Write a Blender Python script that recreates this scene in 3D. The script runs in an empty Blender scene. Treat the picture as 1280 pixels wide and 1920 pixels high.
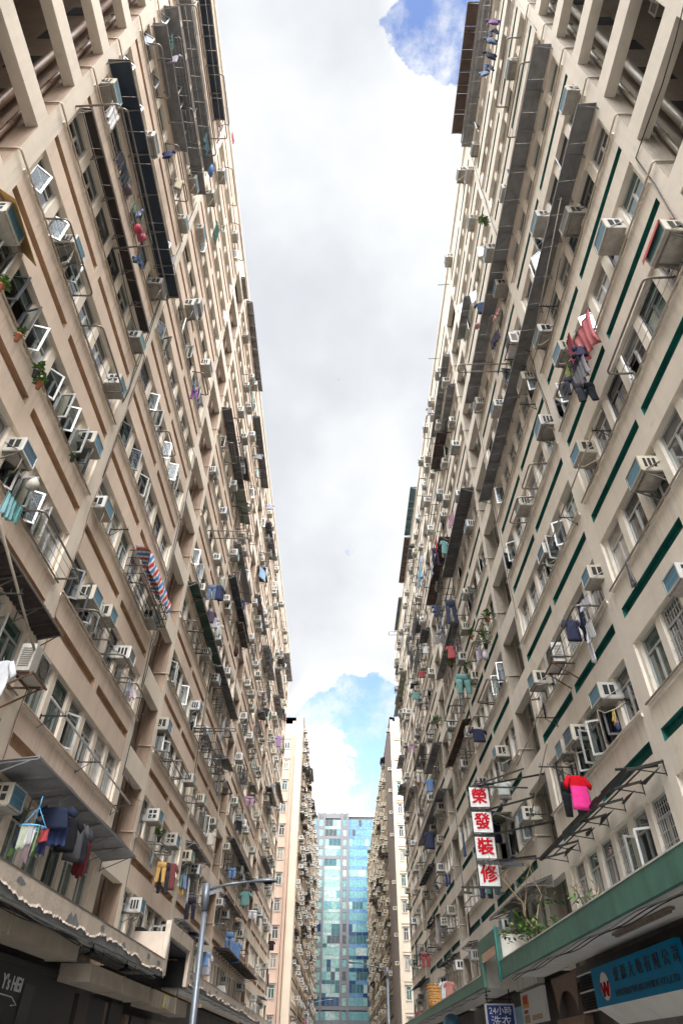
import bpy, math, random
from mathutils import Matrix, Vector
random.seed(11)
SC = bpy.context.scene
COL = SC.collection
PI = math.pi
# measured positions (metres: y along the street, z above eye level), side R/L
ACS=[('L', 6.08, 13.09),
('L', 6.19, 21.85),
('L', 8.02, 15.87),
('L', 8.65, 24.9),
('L', 9.74, 10.06),
('L', 12.22, 13.01),
('L', 12.27, 30.56),
('L', 12.4, 15.85),
('L', 12.59, 18.5),
('L', 12.66, 27.42),
('L', 12.67, 22.1),
('L', 14.09, 12.27),
('L', 14.25, 4.23),
('L', 14.38, 34.07),
('L', 14.47, 30.37),
('L', 14.76, 37.89),
('L', 15.12, 9.85),
('L', 15.94, 26.02),
('L', 16.54, 10.16),
('L', 16.64, 27.36),
('L', 18.81, 10.02),
('L', 19.1, 39.66),
('L', 19.74, 26.8),
('L', 20.45, 12.43),
('L', 24.71, 24.2),
('L', 24.9, 10.19),
('L', 25.97, 4.17),
('L', 26.01, 7.11),
('L', 26.05, 38.95),
('L', 26.82, 18.02),
('L', 28.38, 33.6),
('L', 28.49, 24.54),
('L', 29.06, 21.59),
('L', 29.47, 7.11),
('L', 29.8, 13.15),
('L', 29.83, 28.08),
('L', 29.92, 39.22),
('L', 29.94, 16.13),
('L', 30.68, 36.73),
('L', 30.87, 33.62),
('L', 30.92, 10.1),
('L', 31.42, 31.25),
('L', 32.21, 18.32),
('L', 32.52, 13.02),
('L', 32.88, 7.27),
('L', 33.21, 16.3),
('L', 33.22, 21.57),
('L', 33.22, 36.46),
('L', 33.57, 21.21),
('L', 34.05, 10.15),
('L', 34.87, 27.75),
('L', 35.2, 31.03),
('L', 35.21, 7.2),
('L', 36.36, 27.77),
('L', 36.37, 18.33),
('L', 38.23, 10.2),
('L', 43.76, 28.22),
('L', 43.79, 7.28),
('L', 43.95, 10.29),
('L', 44.85, 21.67),
('L', 44.86, 16.17),
('L', 44.92, 19.14),
('L', 44.94, 13.28),
('L', 45.0, 33.35),
('L', 47.16, 22.0),
('L', 47.96, 21.2),
('L', 48.04, 24.97),
('L', 48.58, 40.18),
('L', 48.8, 3.98),
('L', 49.96, 19.21),
('L', 50.14, 13.31),
('L', 50.49, 10.35),
('L', 51.96, 13.33),
('L', 52.59, 7.38),
('L', 53.61, 24.91),
('L', 54.11, 16.27),
('L', 57.76, 16.08),
('L', 63.1, 40.57),
('L', 65.42, 25.54),
('L', 67.47, 10.31),
('L', 67.79, 28.14),
('L', 68.73, 16.33),
('L', 68.99, 40.46),
('L', 70.69, 25.4),
('L', 71.68, 10.41),
('L', 72.42, 19.52),
('L', 74.27, 13.57),
('L', 74.92, 10.33),
('L', 77.03, 28.8),
('R', 6.29, 21.87),
('R', 6.31, 12.95),
('R', 7.57, 15.89),
('R', 7.68, 30.54),
('R', 8.57, 18.93),
('R', 10.0, 21.88),
('R', 10.13, 10.01),
('R', 10.31, 7.29),
('R', 11.4, 27.71),
('R', 11.47, 16.43),
('R', 12.31, 12.92),
('R', 12.31, 18.63),
('R', 12.62, 36.04),
('R', 13.93, 9.89),
('R', 14.04, 36.45),
('R', 14.09, 16.05),
('R', 14.12, 21.04),
('R', 14.35, 28.41),
('R', 14.43, 25.43),
('R', 14.54, 19.0),
('R', 15.06, 39.1),
('R', 15.27, 7.16),
('R', 15.38, 33.71),
('R', 16.63, 12.73),
('R', 17.75, 15.78),
('R', 17.79, 7.11),
('R', 17.98, 21.67),
('R', 18.88, 7.15),
('R', 20.06, 9.93),
('R', 20.26, 24.68),
('R', 20.36, 39.32),
('R', 24.25, 6.81),
('R', 25.79, 21.46),
('R', 26.03, 33.94),
('R', 26.1, 30.09),
('R', 26.79, 9.97),
('R', 27.2, 24.94),
('R', 28.14, 4.27),
('R', 29.61, 30.06),
('R', 29.78, 14.89),
('R', 30.15, 4.34),
('R', 30.18, 17.96),
('R', 30.43, 12.22),
('R', 30.6, 27.64),
('R', 31.24, 38.28),
('R', 31.46, 36.91),
('R', 32.11, 17.18),
('R', 32.28, 27.71),
('R', 32.34, 13.1),
('R', 32.56, 29.95),
('R', 32.59, 25.05),
('R', 34.06, 33.45),
('R', 34.78, 39.41),
('R', 34.98, 12.36),
('R', 35.01, 36.18),
('R', 36.22, 36.22),
('R', 37.72, 15.7),
('R', 37.84, 4.18),
('R', 38.15, 36.12),
('R', 38.42, 39.27),
('R', 42.93, 36.61),
('R', 43.03, 33.55),
('R', 43.16, 4.3),
('R', 44.26, 18.84),
('R', 44.4, 7.1),
('R', 44.92, 36.36),
('R', 46.49, 11.48),
('R', 46.79, 18.57),
('R', 46.91, 35.89),
('R', 47.56, 24.67),
('R', 47.58, 10.04),
('R', 48.1, 7.06),
('R', 49.64, 15.07),
('R', 50.35, 36.38),
('R', 50.57, 4.19),
('R', 50.9, 27.18),
('R', 51.79, 23.58),
('R', 52.03, 13.12),
('R', 53.53, 4.21),
('R', 61.32, 26.8),
('R', 62.77, 26.81),
('R', 64.18, 15.54),
('R', 64.25, 11.66),
('R', 66.89, 9.85),
('R', 67.92, 7.31),
('R', 68.12, 18.62),
('R', 68.31, 6.77),
('R', 68.71, 30.02),
('R', 71.39, 11.71)]
RACKS=[('R', 6.74, 9.16, 12.39, 12.35, 0.66),
('R', 9.8, 12.16, 15.22, 15.21, 0.48),
('R', 15.78, 16.16, 21.9, 21.82, 2.14),
('R', 15.05, 16.28, 15.33, 15.32, 0.59),
('R', 16.55, 17.95, 15.19, 15.15, 0.7),
('R', 15.1, 17.54, 24.46, 24.39, 0.58),
('R', 6.9, 9.44, 28.33, 28.23, 0.4),
('R', 6.63, 9.02, 30.48, 30.46, 0.6),
('R', 14.13, 16.85, 9.13, 9.14, 0.76),
('R', 19.61, 20.77, 9.63, 9.58, 0.36),
('R', 34.76, 37.5, 6.19, 6.17, 0.55),
('R', 44.13, 45.8, 6.2, 6.19, 0.51),
('R', 46.96, 48.14, 6.23, 6.23, 0.51),
('R', 51.37, 52.8, 6.27, 6.24, 0.56),
('R', 32.67, 33.6, 12.26, 12.25, 0.69),
('R', 26.6, 28.59, 15.2, 15.16, 0.64),
('R', 33.06, 33.94, 15.3, 15.29, 0.58),
('R', 32.42, 33.65, 26.54, 26.57, 0.76),
('R', 34.61, 35.79, 25.68, 25.68, 0.31),
('R', 61.19, 61.91, 36.02, 35.94, 1.69),
('R', 31.91, 33.74, 14.78, 14.75, 0.8),
('L', 6.2, 7.87, 27.37, 27.24, 0.61),
('L', 6.78, 9.16, 31.16, 31.0, 0.5),
('L', 9.51, 11.71, 27.51, 27.4, 0.57),
('L', 9.26, 10.64, 30.91, 30.78, 0.62),
('L', 10.83, 13.35, 41.75, 41.55, 0.33),
('L', 15.18, 17.39, 40.3, 40.13, 0.44),
('L', 18.7, 21.16, 40.72, 40.56, 0.39),
('L', 6.94, 8.95, 15.24, 15.23, 0.59),
('L', 9.78, 12.04, 15.13, 15.11, 0.64),
('L', 16.3, 17.61, 18.16, 18.16, 0.58),
('L', 18.5, 19.83, 24.83, 24.75, 0.57),
('L', 25.73, 27.46, 27.8, 27.71, 0.7),
('L', 14.6, 16.18, 9.17, 9.14, 0.69),
('L', 17.12, 18.64, 9.2, 9.19, 0.73),
('L', 18.96, 20.06, 9.21, 9.18, 0.68),
('L', 30.58, 30.79, 12.42, 12.44, 2.06),
('L', 26.36, 27.0, 21.51, 21.5, 2.12),
('L', 25.02, 27.64, 15.16, 15.17, 0.63),
('L', 34.29, 36.54, 12.32, 12.3, 0.69),
('L', 37.93, 40.05, 12.34, 12.31, 0.68),
('L', 46.13, 48.7, 15.66, 15.63, 0.5),
('L', 30.42, 31.51, 9.26, 9.24, 0.54),
('L', 25.57, 27.48, 6.16, 6.15, 0.69),
('L', 25.76, 27.97, 9.24, 9.22, 0.47),
('L', 17.79, 20.34, 12.25, 12.21, 0.58)]
AWN=[('R', 5.8, 21.09, 25.95, 25.85, 0.61, 'grey', 25.4),
('R', 5.78, 22.03, 20.0, 19.87, 0.48, 'grey', 20.07),
('R', 24.43, 31.59, 34.85, 34.82, 0.46, 'grey', 34.48),
('R', 24.38, 32.07, 31.8, 31.74, 0.47, 'grey', 31.58),
('R', 24.26, 32.4, 22.93, 22.84, 0.71, 'dark', 22.76),
('R', 31.71, 39.78, 25.6, 25.63, 0.7, 'brown', 27.91),
('R', 42.89, 50.05, 40.5, 40.49, 0.65, 'teal', 40.05),
('R', 49.82, 57.78, 40.05, 40.09, 0.68, 'brown', 39.87),
('R', 60.67, 67.98, 40.17, 40.11, 0.47, 'teal', 39.71),
('R', 32.2, 39.6, 19.75, 19.65, 0.49, 'grey', 19.48),
('R', 61.15, 72.69, 31.34, 31.28, 0.63, 'olive', 32.64),
('R', 32.33, 39.41, 13.86, 13.78, 0.47, 'rust', 13.65),
('R', 42.71, 49.0, 16.67, 16.64, 0.56, 'grey', 16.31),
('R', 50.58, 56.92, 19.66, 19.58, 0.48, 'grey', 19.33),
('R', 67.98, 72.11, 25.07, 25.02, 0.64, 'grey', 24.07),
('R', 42.28, 56.29, 13.49, 13.49, 0.59, 'grey', 13.3),
('R', 60.37, 67.87, 19.44, 19.35, 0.51, 'grey', 19.44),
('R', 67.73, 71.08, 22.07, 21.92, 0.76, 'dark', 20.9),
('R', 50.64, 57.61, 10.98, 10.89, 0.56, 'navycorr', 10.69),
('R', 50.38, 56.49, 7.91, 7.8, 0.41, 'blackrag', 7.68),
('R', 43.4, 50.01, 4.98, 4.85, 0.48, 'blackrag', 4.78),
('R', 59.05, 65.95, 5.13, 4.84, 0.81, 'blackrag', 4.6),
('R', 13.56, 21.23, 4.98, 4.78, 0.81, 'ruin', 4.73),
('R', 23.03, 29.26, 4.72, 4.4, 0.96, 'grey', 4.26),
('R', 18.26, 20.95, 31.46, 31.36, 0.44, 'grey', 31.12),
('L', 5.57, 13.48, 22.89, 22.85, 0.68, 'navy', 22.84),
('L', 5.88, 12.88, 19.18, 19.93, 0.17, 'dark', 19.83),
('L', 5.85, 13.01, 31.32, 31.2, 0.57, 'grey', 31.81),
('L', 5.94, 10.32, 29.08, 28.92, 0.49, 'grey', 28.97),
('L', 22.59, 24.29, 41.13, 41.13, 0.28, 'grey', 40.95),
('L', 25.0, 33.22, 42.15, 41.97, 0.48, 'grey', 41.96),
('L', 24.3, 32.27, 29.28, 29.18, 0.6, 'dark', 29.08),
('L', 33.03, 41.35, 38.71, 38.68, 0.58, 'dark', 38.74),
('L', 24.59, 32.64, 17.03, 16.97, 0.5, 'green', 17.08),
('L', 32.74, 40.27, 17.06, 17.0, 0.53, 'dark', 16.97),
('L', 32.94, 41.48, 23.34, 23.26, 0.52, 'navy', 23.23),
('L', 32.98, 40.27, 26.05, 25.95, 0.51, 'grey', 25.86),
('L', 9.67, 13.47, 7.6, 7.73, 0.57, 'rustcorr', 7.72),
('L', 13.3, 21.64, 4.68, 4.8, 1.01, 'grey', 4.77),
('L', 43.9, 50.43, 29.21, 29.12, 0.5, 'grey', 28.78),
('L', 51.77, 58.78, 28.89, 28.89, 0.63, 'grey', 28.64),
('L', 63.14, 70.7, 32.52, 32.47, 0.55, 'grey', 31.99),
('L', 63.96, 70.05, 29.85, 29.81, 0.64, 'grey', 29.03),
('L', 71.24, 78.92, 38.69, 38.7, 0.68, 'grey', 38.48),
('L', 52.11, 54.18, 22.94, 22.82, 0.67, 'dark', 22.6),
('L', 63.49, 69.68, 20.29, 20.21, 0.62, 'dark', 20.09),
('L', 72.98, 80.39, 23.77, 23.73, 0.46, 'dark', 23.49),
('L', 32.72, 37.02, 7.93, 7.87, 0.47, 'grey', 7.93),
('L', 44.25, 60.78, 11.01, 10.98, 0.52, 'dark', 11.16),
('L', 44.04, 52.31, 7.89, 7.78, 0.47, 'grey', 7.94),
('L', 32.72, 37.76, 4.85, 4.82, 0.43, 'grey', 4.97),
('L', 44.03, 61.05, 5.12, 5.05, 0.94, 'rust', 5.08),
('L', 64.2, 71.25, 14.37, 14.34, 0.54, 'dark', 14.27)]
CLO=[('sheet', 'L', 6.36, 20.98, 0.5, 0.5, 1.0, (0.75, 0.72, 0.7), 'white cloth'),
('bundle', 'L', 7.56, 20.27, 0.6, 0.5, 0.8, (0.012, 0.014, 0.022), 'black garments'),
('bag', 'L', 8.17, 20.13, 0.6, 0.4, 0.35, (0.22, 0.13, 0.16), 'mauve bag'),
('bundle', 'L', 9.28, 20.97, 0.5, 0.4, 0.5, (0.3, 0.32, 0.36), 'grey and white clothes'),
('bag', 'L', 9.44, 20.26, 0.6, 0.3, 0.35, (0.75, 0.02, 0.09), 'red bag'),
('bag', 'L', 9.77, 20.4, 0.6, 0.3, 0.35, (0.7, 0.03, 0.16), 'pink red bag'),
('sheet', 'L', 11.36, 33.35, 0.6, 0.8, 1.1, (0.01, 0.06, 0.07), 'dark green sheet'),
('sheet', 'L', 11.94, 36.35, 0.7, 0.9, 0.6, (0.55, 0.32, 0.3), 'pale pink cloth'),
('sheet', 'L', 13.09, 38.99, 0.9, 0.5, 0.4, (0.6, 0.02, 0.05), 'crimson cloth'),
('bag', 'L', 12.59, 33.41, 0.6, 0.5, 0.8, (0.08, 0.25, 0.6), 'blue plastic bag'),
('sheet', 'L', 6.62, 29.77, 0.5, 0.45, 0.5, (0.03, 0.16, 0.14), 'green basket cloth'),
('shirt', 'L', 7.13, 29.68, 0.5, 0.5, 1.0, (0.28, 0.26, 0.33), 'grey violet shirt'),
('shirt', 'L', 9.46, 26.55, 0.4, 0.4, 0.6, (0.02, 0.03, 0.12), 'navy shirt'),
('bundle', 'L', 10.55, 26.71, 0.5, 0.5, 1.0, (0.35, 0.33, 0.33), 'patterned grey laundry'),
('sheet', 'L', 15.2, 32.81, 0.6, 0.55, 1.5, (0.0, 0.1, 0.07), 'green striped screen'),
('sheet', 'L', 17.91, 23.35, 0.5, 0.45, 0.5, (0.2, 0.36, 0.62), 'light blue towel'),
('sheet', 'L', 19.03, 23.41, 0.5, 0.5, 0.5, (0.18, 0.32, 0.58), 'pale blue towel'),
('trousers', 'L', 18.14, 22.98, 0.5, 0.3, 0.6, (0.22, 0.03, 0.32), 'purple trousers'),
('trousers', 'L', 27.04, 18.5, 0.6, 0.4, 0.9, (0.1, 0.16, 0.3), 'faded denim jeans'),
('shirt', 'L', 28.23, 19.28, 0.6, 0.5, 0.9, (0.02, 0.04, 0.12), 'dark denim jacket'),
('shirt', 'L', 29.22, 19.65, 0.6, 0.4, 0.7, (0.03, 0.03, 0.06), 'black jacket'),
('shirt', 'L', 28.19, 17.66, 0.5, 0.4, 0.7, (0.1, 0.06, 0.12), 'dark purple shirt'),
('shirt', 'L', 29.18, 17.84, 0.5, 0.4, 0.6, (0.6, 0.58, 0.62), 'white shirt'),
('sheet', 'L', 29.98, 18.19, 0.5, 0.3, 0.6, (0.55, 0.02, 0.06), 'red cloth'),
('shirt', 'L', 11.36, 5.92, 0.6, 0.65, 1.1, (0.7, 0.72, 0.78), 'pale grey shirt'),
('bundle', 'L', 19.19, 9.13, 0.5, 0.5, 0.35, (0.8, 0.8, 0.82), 'white cloths'),
('bag', 'L', 35.92, 19.94, 0.6, 0.4, 0.7, (0.06, 0.015, 0.01), 'brown bag'),
('sheet', 'L', 42.63, 30.77, 0.7, 1.2, 1.0, (0.25, 0.45, 0.68), 'blue checked cloth'),
('sheet', 'L', 35.46, 14.96, 0.5, 0.9, 1.2, (0.65, 0.75, 0.85), 'white and blue sheet'),
('sheet', 'L', 25.41, 5.77, 0.5, 0.25, 0.45, (0.35, 0.55, 0.65), 'light blue cloth'),
('trousers', 'L', 25.8, 5.54, 0.8, 0.35, 0.65, (0.7, 0.36, 0.02), 'yellow trousers'),
('trousers', 'L', 26.41, 5.65, 0.8, 0.35, 1.0, (0.03, 0.03, 0.04), 'black trousers'),
('shirt', 'L', 27.41, 5.84, 0.8, 0.4, 0.9, (0.22, 0.04, 0.04), 'red patterned top'),
('sheet', 'L', 27.97, 5.92, 0.8, 0.3, 0.8, (0.02, 0.1, 0.2), 'teal cloth'),
('bundle', 'L', 29.7, 5.92, 0.8, 0.6, 0.6, (0.3, 0.38, 0.55), 'blue and white clothes on hangers'),
('sheet', 'L', 30.98, 6.02, 0.8, 0.4, 0.9, (0.62, 0.66, 0.68), 'clear plastic hangers'),
('sheet', 'L', 29.54, 5.45, 0.8, 0.4, 0.25, (0.65, 0.38, 0.05), 'amber cloth'),
('trousers', 'L', 33.5, 5.76, 0.5, 0.55, 0.85, (0.022, 0.024, 0.045), 'navy trousers'),
('shirt', 'L', 38.64, 4.28, 0.5, 0.5, 0.6, (0.12, 0.3, 0.6), 'blue shirt'),
('shirt', 'L', 39.68, 4.28, 0.5, 0.5, 0.9, (0.45, 0.42, 0.48), 'grey lilac shirt'),
('sheet', 'L', 9.51, 8.57, 0.6, 0.4, 0.5, (0.2, 0.52, 0.58), 'turquoise towel'),
('sheet', 'L', 9.74, 8.59, 0.6, 0.3, 0.4, (0.1, 0.42, 0.4), 'teal cloth'),
('bag', 'L', 10.2, 9.79, 0.4, 0.25, 0.35, (0.72, 0.68, 0.55), 'cream glove'),
('sheet', 'L', 36.08, 35.77, 0.4, 0.5, 0.7, (0.45, 0.62, 0.6), 'pale mint cloth'),
('sheet', 'L', 38.18, 35.7, 0.4, 0.4, 0.5, (0.03, 0.22, 0.15), 'green cloth'),
('shirt', 'L', 43.2, 38.39, 0.6, 0.6, 0.6, (0.3, 0.3, 0.42), 'blue striped shirt'),
('bundle', 'L', 10.28, 19.88, 0.5, 0.3, 0.4, (0.05, 0.12, 0.32), 'blue cloth'),
('shirt', 'L', 55.33, 24.48, 0.4, 0.5, 0.8, (0.04, 0.04, 0.06), 'black shirt'),
('shirt', 'L', 68.02, 26.94, 0.5, 0.5, 1.2, (0.3, 0.14, 0.42), 'purple cloth'),
('shirt', 'R', 6.81, 34.17, 0.6, 0.5, 0.7, (0.18, 0.05, 0.24), 'purple shirt'),
('trousers', 'R', 7.12, 33.92, 0.6, 0.4, 0.8, (0.03, 0.05, 0.12), 'navy trousers'),
('shirt', 'R', 7.47, 34.19, 0.6, 0.5, 0.8, (0.1, 0.16, 0.3), 'faded blue shirt'),
('shirt', 'R', 7.9, 33.8, 0.6, 0.5, 0.9, (0.02, 0.03, 0.09), 'dark navy shirt'),
('trousers', 'R', 8.34, 33.83, 0.6, 0.4, 0.9, (0.04, 0.07, 0.18), 'blue jeans'),
('shirt', 'R', 8.76, 34.44, 0.6, 0.4, 0.6, (0.1, 0.18, 0.34), 'light blue top'),
('shirt', 'R', 16.05, 27.02, 0.5, 0.5, 0.9, (0.01, 0.03, 0.1), 'navy jacket'),
('bag', 'R', 17.12, 26.93, 0.5, 0.35, 0.3, (0.7, 0.28, 0.28), 'pink bag'),
('drape', 'R', 9.52, 14.92, 0.55, 1.0, 1.2, (0.7, 0.13, 0.15), 'pink sheet'),
('sheet', 'R', 10.19, 15.37, 0.62, 0.35, 1.4, (0.42, 0.02, 0.05), 'crimson striped cloth'),
('bundle', 'R', 9.97, 14.25, 0.7, 0.5, 0.5, (0.02, 0.025, 0.07), 'black and navy clothes'),
('sheet', 'R', 10.01, 13.84, 0.75, 0.75, 0.75, (0.22, 0.22, 0.25), 'grey sheet'),
('trousers', 'R', 10.16, 13.3, 0.7, 0.5, 0.7, (0.012, 0.014, 0.025), 'black trousers'),
('sheet', 'R', 10.82, 14.84, 0.6, 0.2, 0.4, (0.42, 0.6, 0.05), 'lime cloth'),
('trousers', 'R', 10.82, 14.42, 0.65, 0.25, 0.7, (0.014, 0.016, 0.04), 'dark navy trousers'),
('bundle', 'R', 15.38, 23.24, 0.5, 0.5, 0.6, (0.03, 0.03, 0.05), 'dark clothes'),
('sheet', 'R', 14.68, 23.91, 0.5, 0.6, 0.25, (0.5, 0.16, 0.14), 'red checked cloth'),
('sheet', 'R', 13.97, 8.55, 0.6, 0.42, 0.5, (0.6, 0.6, 0.62), 'upper half of a white plastic bag'),
('sheet', 'R', 14.21, 8.36, 0.6, 0.22, 0.8, (0.6, 0.6, 0.62), 'long tail of a white plastic bag'),
('bundle', 'R', 15.05, 9.51, 0.35, 0.7, 0.8, (0.03, 0.04, 0.09), 'dark blue laundry'),
('sheet', 'R', 14.26, 9.45, 0.4, 0.5, 0.3, (0.55, 0.56, 0.66), 'pale laundry'),
('sheet', 'R', 26.3, 14.8, 0.5, 0.4, 0.8, (0.42, 0.33, 0.48), 'lavender towel'),
('bag', 'R', 25.35, 14.03, 0.5, 0.3, 0.5, (0.55, 0.52, 0.55), 'pale grey bag'),
('shorts', 'R', 18.7, 8.48, 0.6, 0.5, 0.35, (0.015, 0.018, 0.06), 'navy shorts'),
('ombre', 'R', 16.19, 5.5, 1.0, 0.5, 0.8, (0.75, 0.05, 0.25), 'pink and red short sleeved top'),
('trousers', 'R', 17.19, 5.66, 0.85, 0.55, 0.85, (0.008, 0.008, 0.014), 'black trousers'),
('sheet', 'R', 11.26, 8.42, 0.6, 0.2, 0.6, (0.25, 0.24, 0.25), 'grey rag'),
('sheet', 'R', 14.2, 6.29, 0.5, 0.14, 0.22, (0.6, 0.5, 0.06), 'yellow pegs'),
('sheet', 'R', 14.21, 6.18, 0.5, 0.14, 0.2, (0.65, 0.28, 0.03), 'orange pegs'),
('sheet', 'R', 14.17, 6.08, 0.5, 0.12, 0.2, (0.05, 0.15, 0.5), 'blue pegs'),
('drape', 'R', 42.11, 30.55, 0.6, 1.6, 1.3, (0.15, 0.42, 0.62), 'sky blue tarpaulin'),
('sheet', 'R', 31.91, 25.56, 0.9, 0.6, 1.0, (0.5, 0.01, 0.03), 'red cloth'),
('trousers', 'R', 32.61, 25.36, 0.9, 0.4, 1.4, (0.02, 0.02, 0.06), 'navy trousers'),
('sheet', 'R', 35.77, 26.18, 0.7, 0.7, 0.9, (0.28, 0.34, 0.44), 'grey blue cloth'),
('sheet', 'R', 32.38, 23.77, 0.5, 0.3, 1.0, (0.6, 0.62, 0.04), 'lime yellow cloth'),
('bundle', 'R', 35.94, 22.84, 0.6, 0.8, 0.5, (0.06, 0.08, 0.25), 'navy and blue clothes'),
('trousers', 'R', 31.66, 20.76, 0.5, 0.6, 1.6, (0.03, 0.04, 0.09), 'long dark trousers'),
('sheet', 'R', 41.33, 31.4, 0.5, 0.6, 0.9, (0.4, 0.48, 0.68), 'blue and white cloth'),
('bundle', 'R', 42.18, 8.56, 0.5, 0.6, 0.6, (0.02, 0.06, 0.28), 'blue laundry'),
('sheet', 'R', 45.67, 8.67, 0.7, 1.4, 0.2, (0.02, 0.06, 0.14), 'dark blue cloth'),
('drape', 'R', 47.63, 7.22, 0.6, 1.6, 1.6, (0.58, 0.48, 0.45), 'pale pink sheet'),
('shirt', 'R', 44.22, 3.66, 0.8, 0.7, 0.8, (0.7, 0.7, 0.72), 'white shirt'),
('shirt', 'R', 42.94, 3.56, 0.8, 0.5, 0.7, (0.6, 0.2, 0.15), 'orange red shirt'),
('shirt', 'R', 28.22, 8.1, 0.45, 0.5, 1.2, (0.01, 0.02, 0.07), 'navy coat'),
('bundle', 'R', 25.43, 8.21, 0.6, 0.8, 0.6, (0.55, 0.52, 0.46), 'pale draped laundry')]
PLANTS=[('R', 25.15, 14.5, 0.45, 1.3),
('R', 28.08, 16.45, 0.35, 0.6),
('R', 34.08, 18.07, 0.4, 0.8),
('R', 31.55, 15.44, 0.45, 0.9),
('R', 29.74, 15.45, 0.45, 0.6),
('R', 24.37, 15.23, 0.35, 0.7),
('L', 24.88, 6.35, 0.75, 0.75),
('L', 6.63, 11.75, 0.4, 0.5),
('L', 8.77, 11.85, 0.3, 0.5),
('L', 9.05, 11.79, 0.3, 0.5),
('L', 11.42, 11.82, 0.3, 0.3),
('L', 7.68, 11.59, 0.4, 0.4),
('R', 40.24, 17.0, 0.6, 0.9),
('R', 33.39, 17.9, 0.5, 0.9),
('R', 13.24, 29.29, 0.5, 0.7),
('R', 40.8, 17.37, 0.5, 0.6),
('L', 28.47, 11.81, 0.4, 0.35)]
OPENW=[('L', 8.43, 12.2),
('L', 9.66, 12.32),
('L', 10.19, 12.4),
('L', 10.85, 12.27),
('L', 11.48, 12.44),
('L', 12.21, 12.43),
('L', 7.16, 12.39),
('L', 7.63, 12.39),
('L', 8.26, 12.47),
('L', 16.08, 18.37),
('L', 17.78, 18.69),
('L', 14.17, 15.32),
('L', 14.96, 15.49),
('L', 14.26, 15.47),
('L', 14.92, 15.44),
('L', 16.67, 15.41),
('L', 17.39, 15.45),
('L', 9.84, 9.57),
('L', 10.75, 9.73),
('L', 14.36, 9.5),
('L', 11.8, 6.63),
('R', 12.18, 15.31),
('R', 13.83, 6.54),
('R', 15.6, 6.59),
('R', 16.29, 6.56),
('R', 17.65, 6.58),
('R', 15.86, 4.01),
('R', 25.55, 18.29),
('R', 28.14, 18.28),
('L', 25.53, 9.67),
('L', 26.74, 9.64),
('L', 35.24, 9.79),
('L', 29.89, 12.76),
('L', 7.47, 15.1),
('L', 8.46, 15.01),
('L', 6.86, 15.13),
('L', 7.11, 28.35),
('L', 8.61, 30.75),
('L', 9.97, 33.95),
('L', 10.15, 31.16),
('L', 15.82, 31.18),
('L', 25.89, 18.44),
('L', 19.28, 23.8),
('L', 16.0, 24.05),
('R', 17.9, 30.81),
('R', 18.68, 30.84),
('R', 19.76, 30.52),
('R', 10.65, 21.19),
('L', 59.56, 6.62),
('R', 63.86, 6.45),
('R', 28.27, 6.72),
('R', 24.89, 6.38)]
CAM_M=[[0.9999467339374838, -0.00993735884658369, 0.002788940105756691], [-0.004416805535319021, -0.6562111081045402, -0.7545644262944515], [0.009328510954190305, 0.7545119154124511, -0.656220045704192]]
CAM_F=1195.8758296746364
SKY3=[-0.03583615772506575, 0.9476811571801134, 0.31720055820453036]
SKY1=[0.14158760022412994, 0.17744076875102974, 0.973893076804541]
SKY2=[0.01648982292546455, 0.9332416602593803, 0.35887057457557325]

XW = {'R': 6.81, 'L': 7.215}          # distance of each facade from the camera line
SG = {'R': 1, 'L': -1}
ROT = {'R': PI/2, 'L': -PI/2}         # things on a wall: local +y points into the street
GZ = -1.6                             # street level (the eye is at 0)
FH = 3.0

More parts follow.
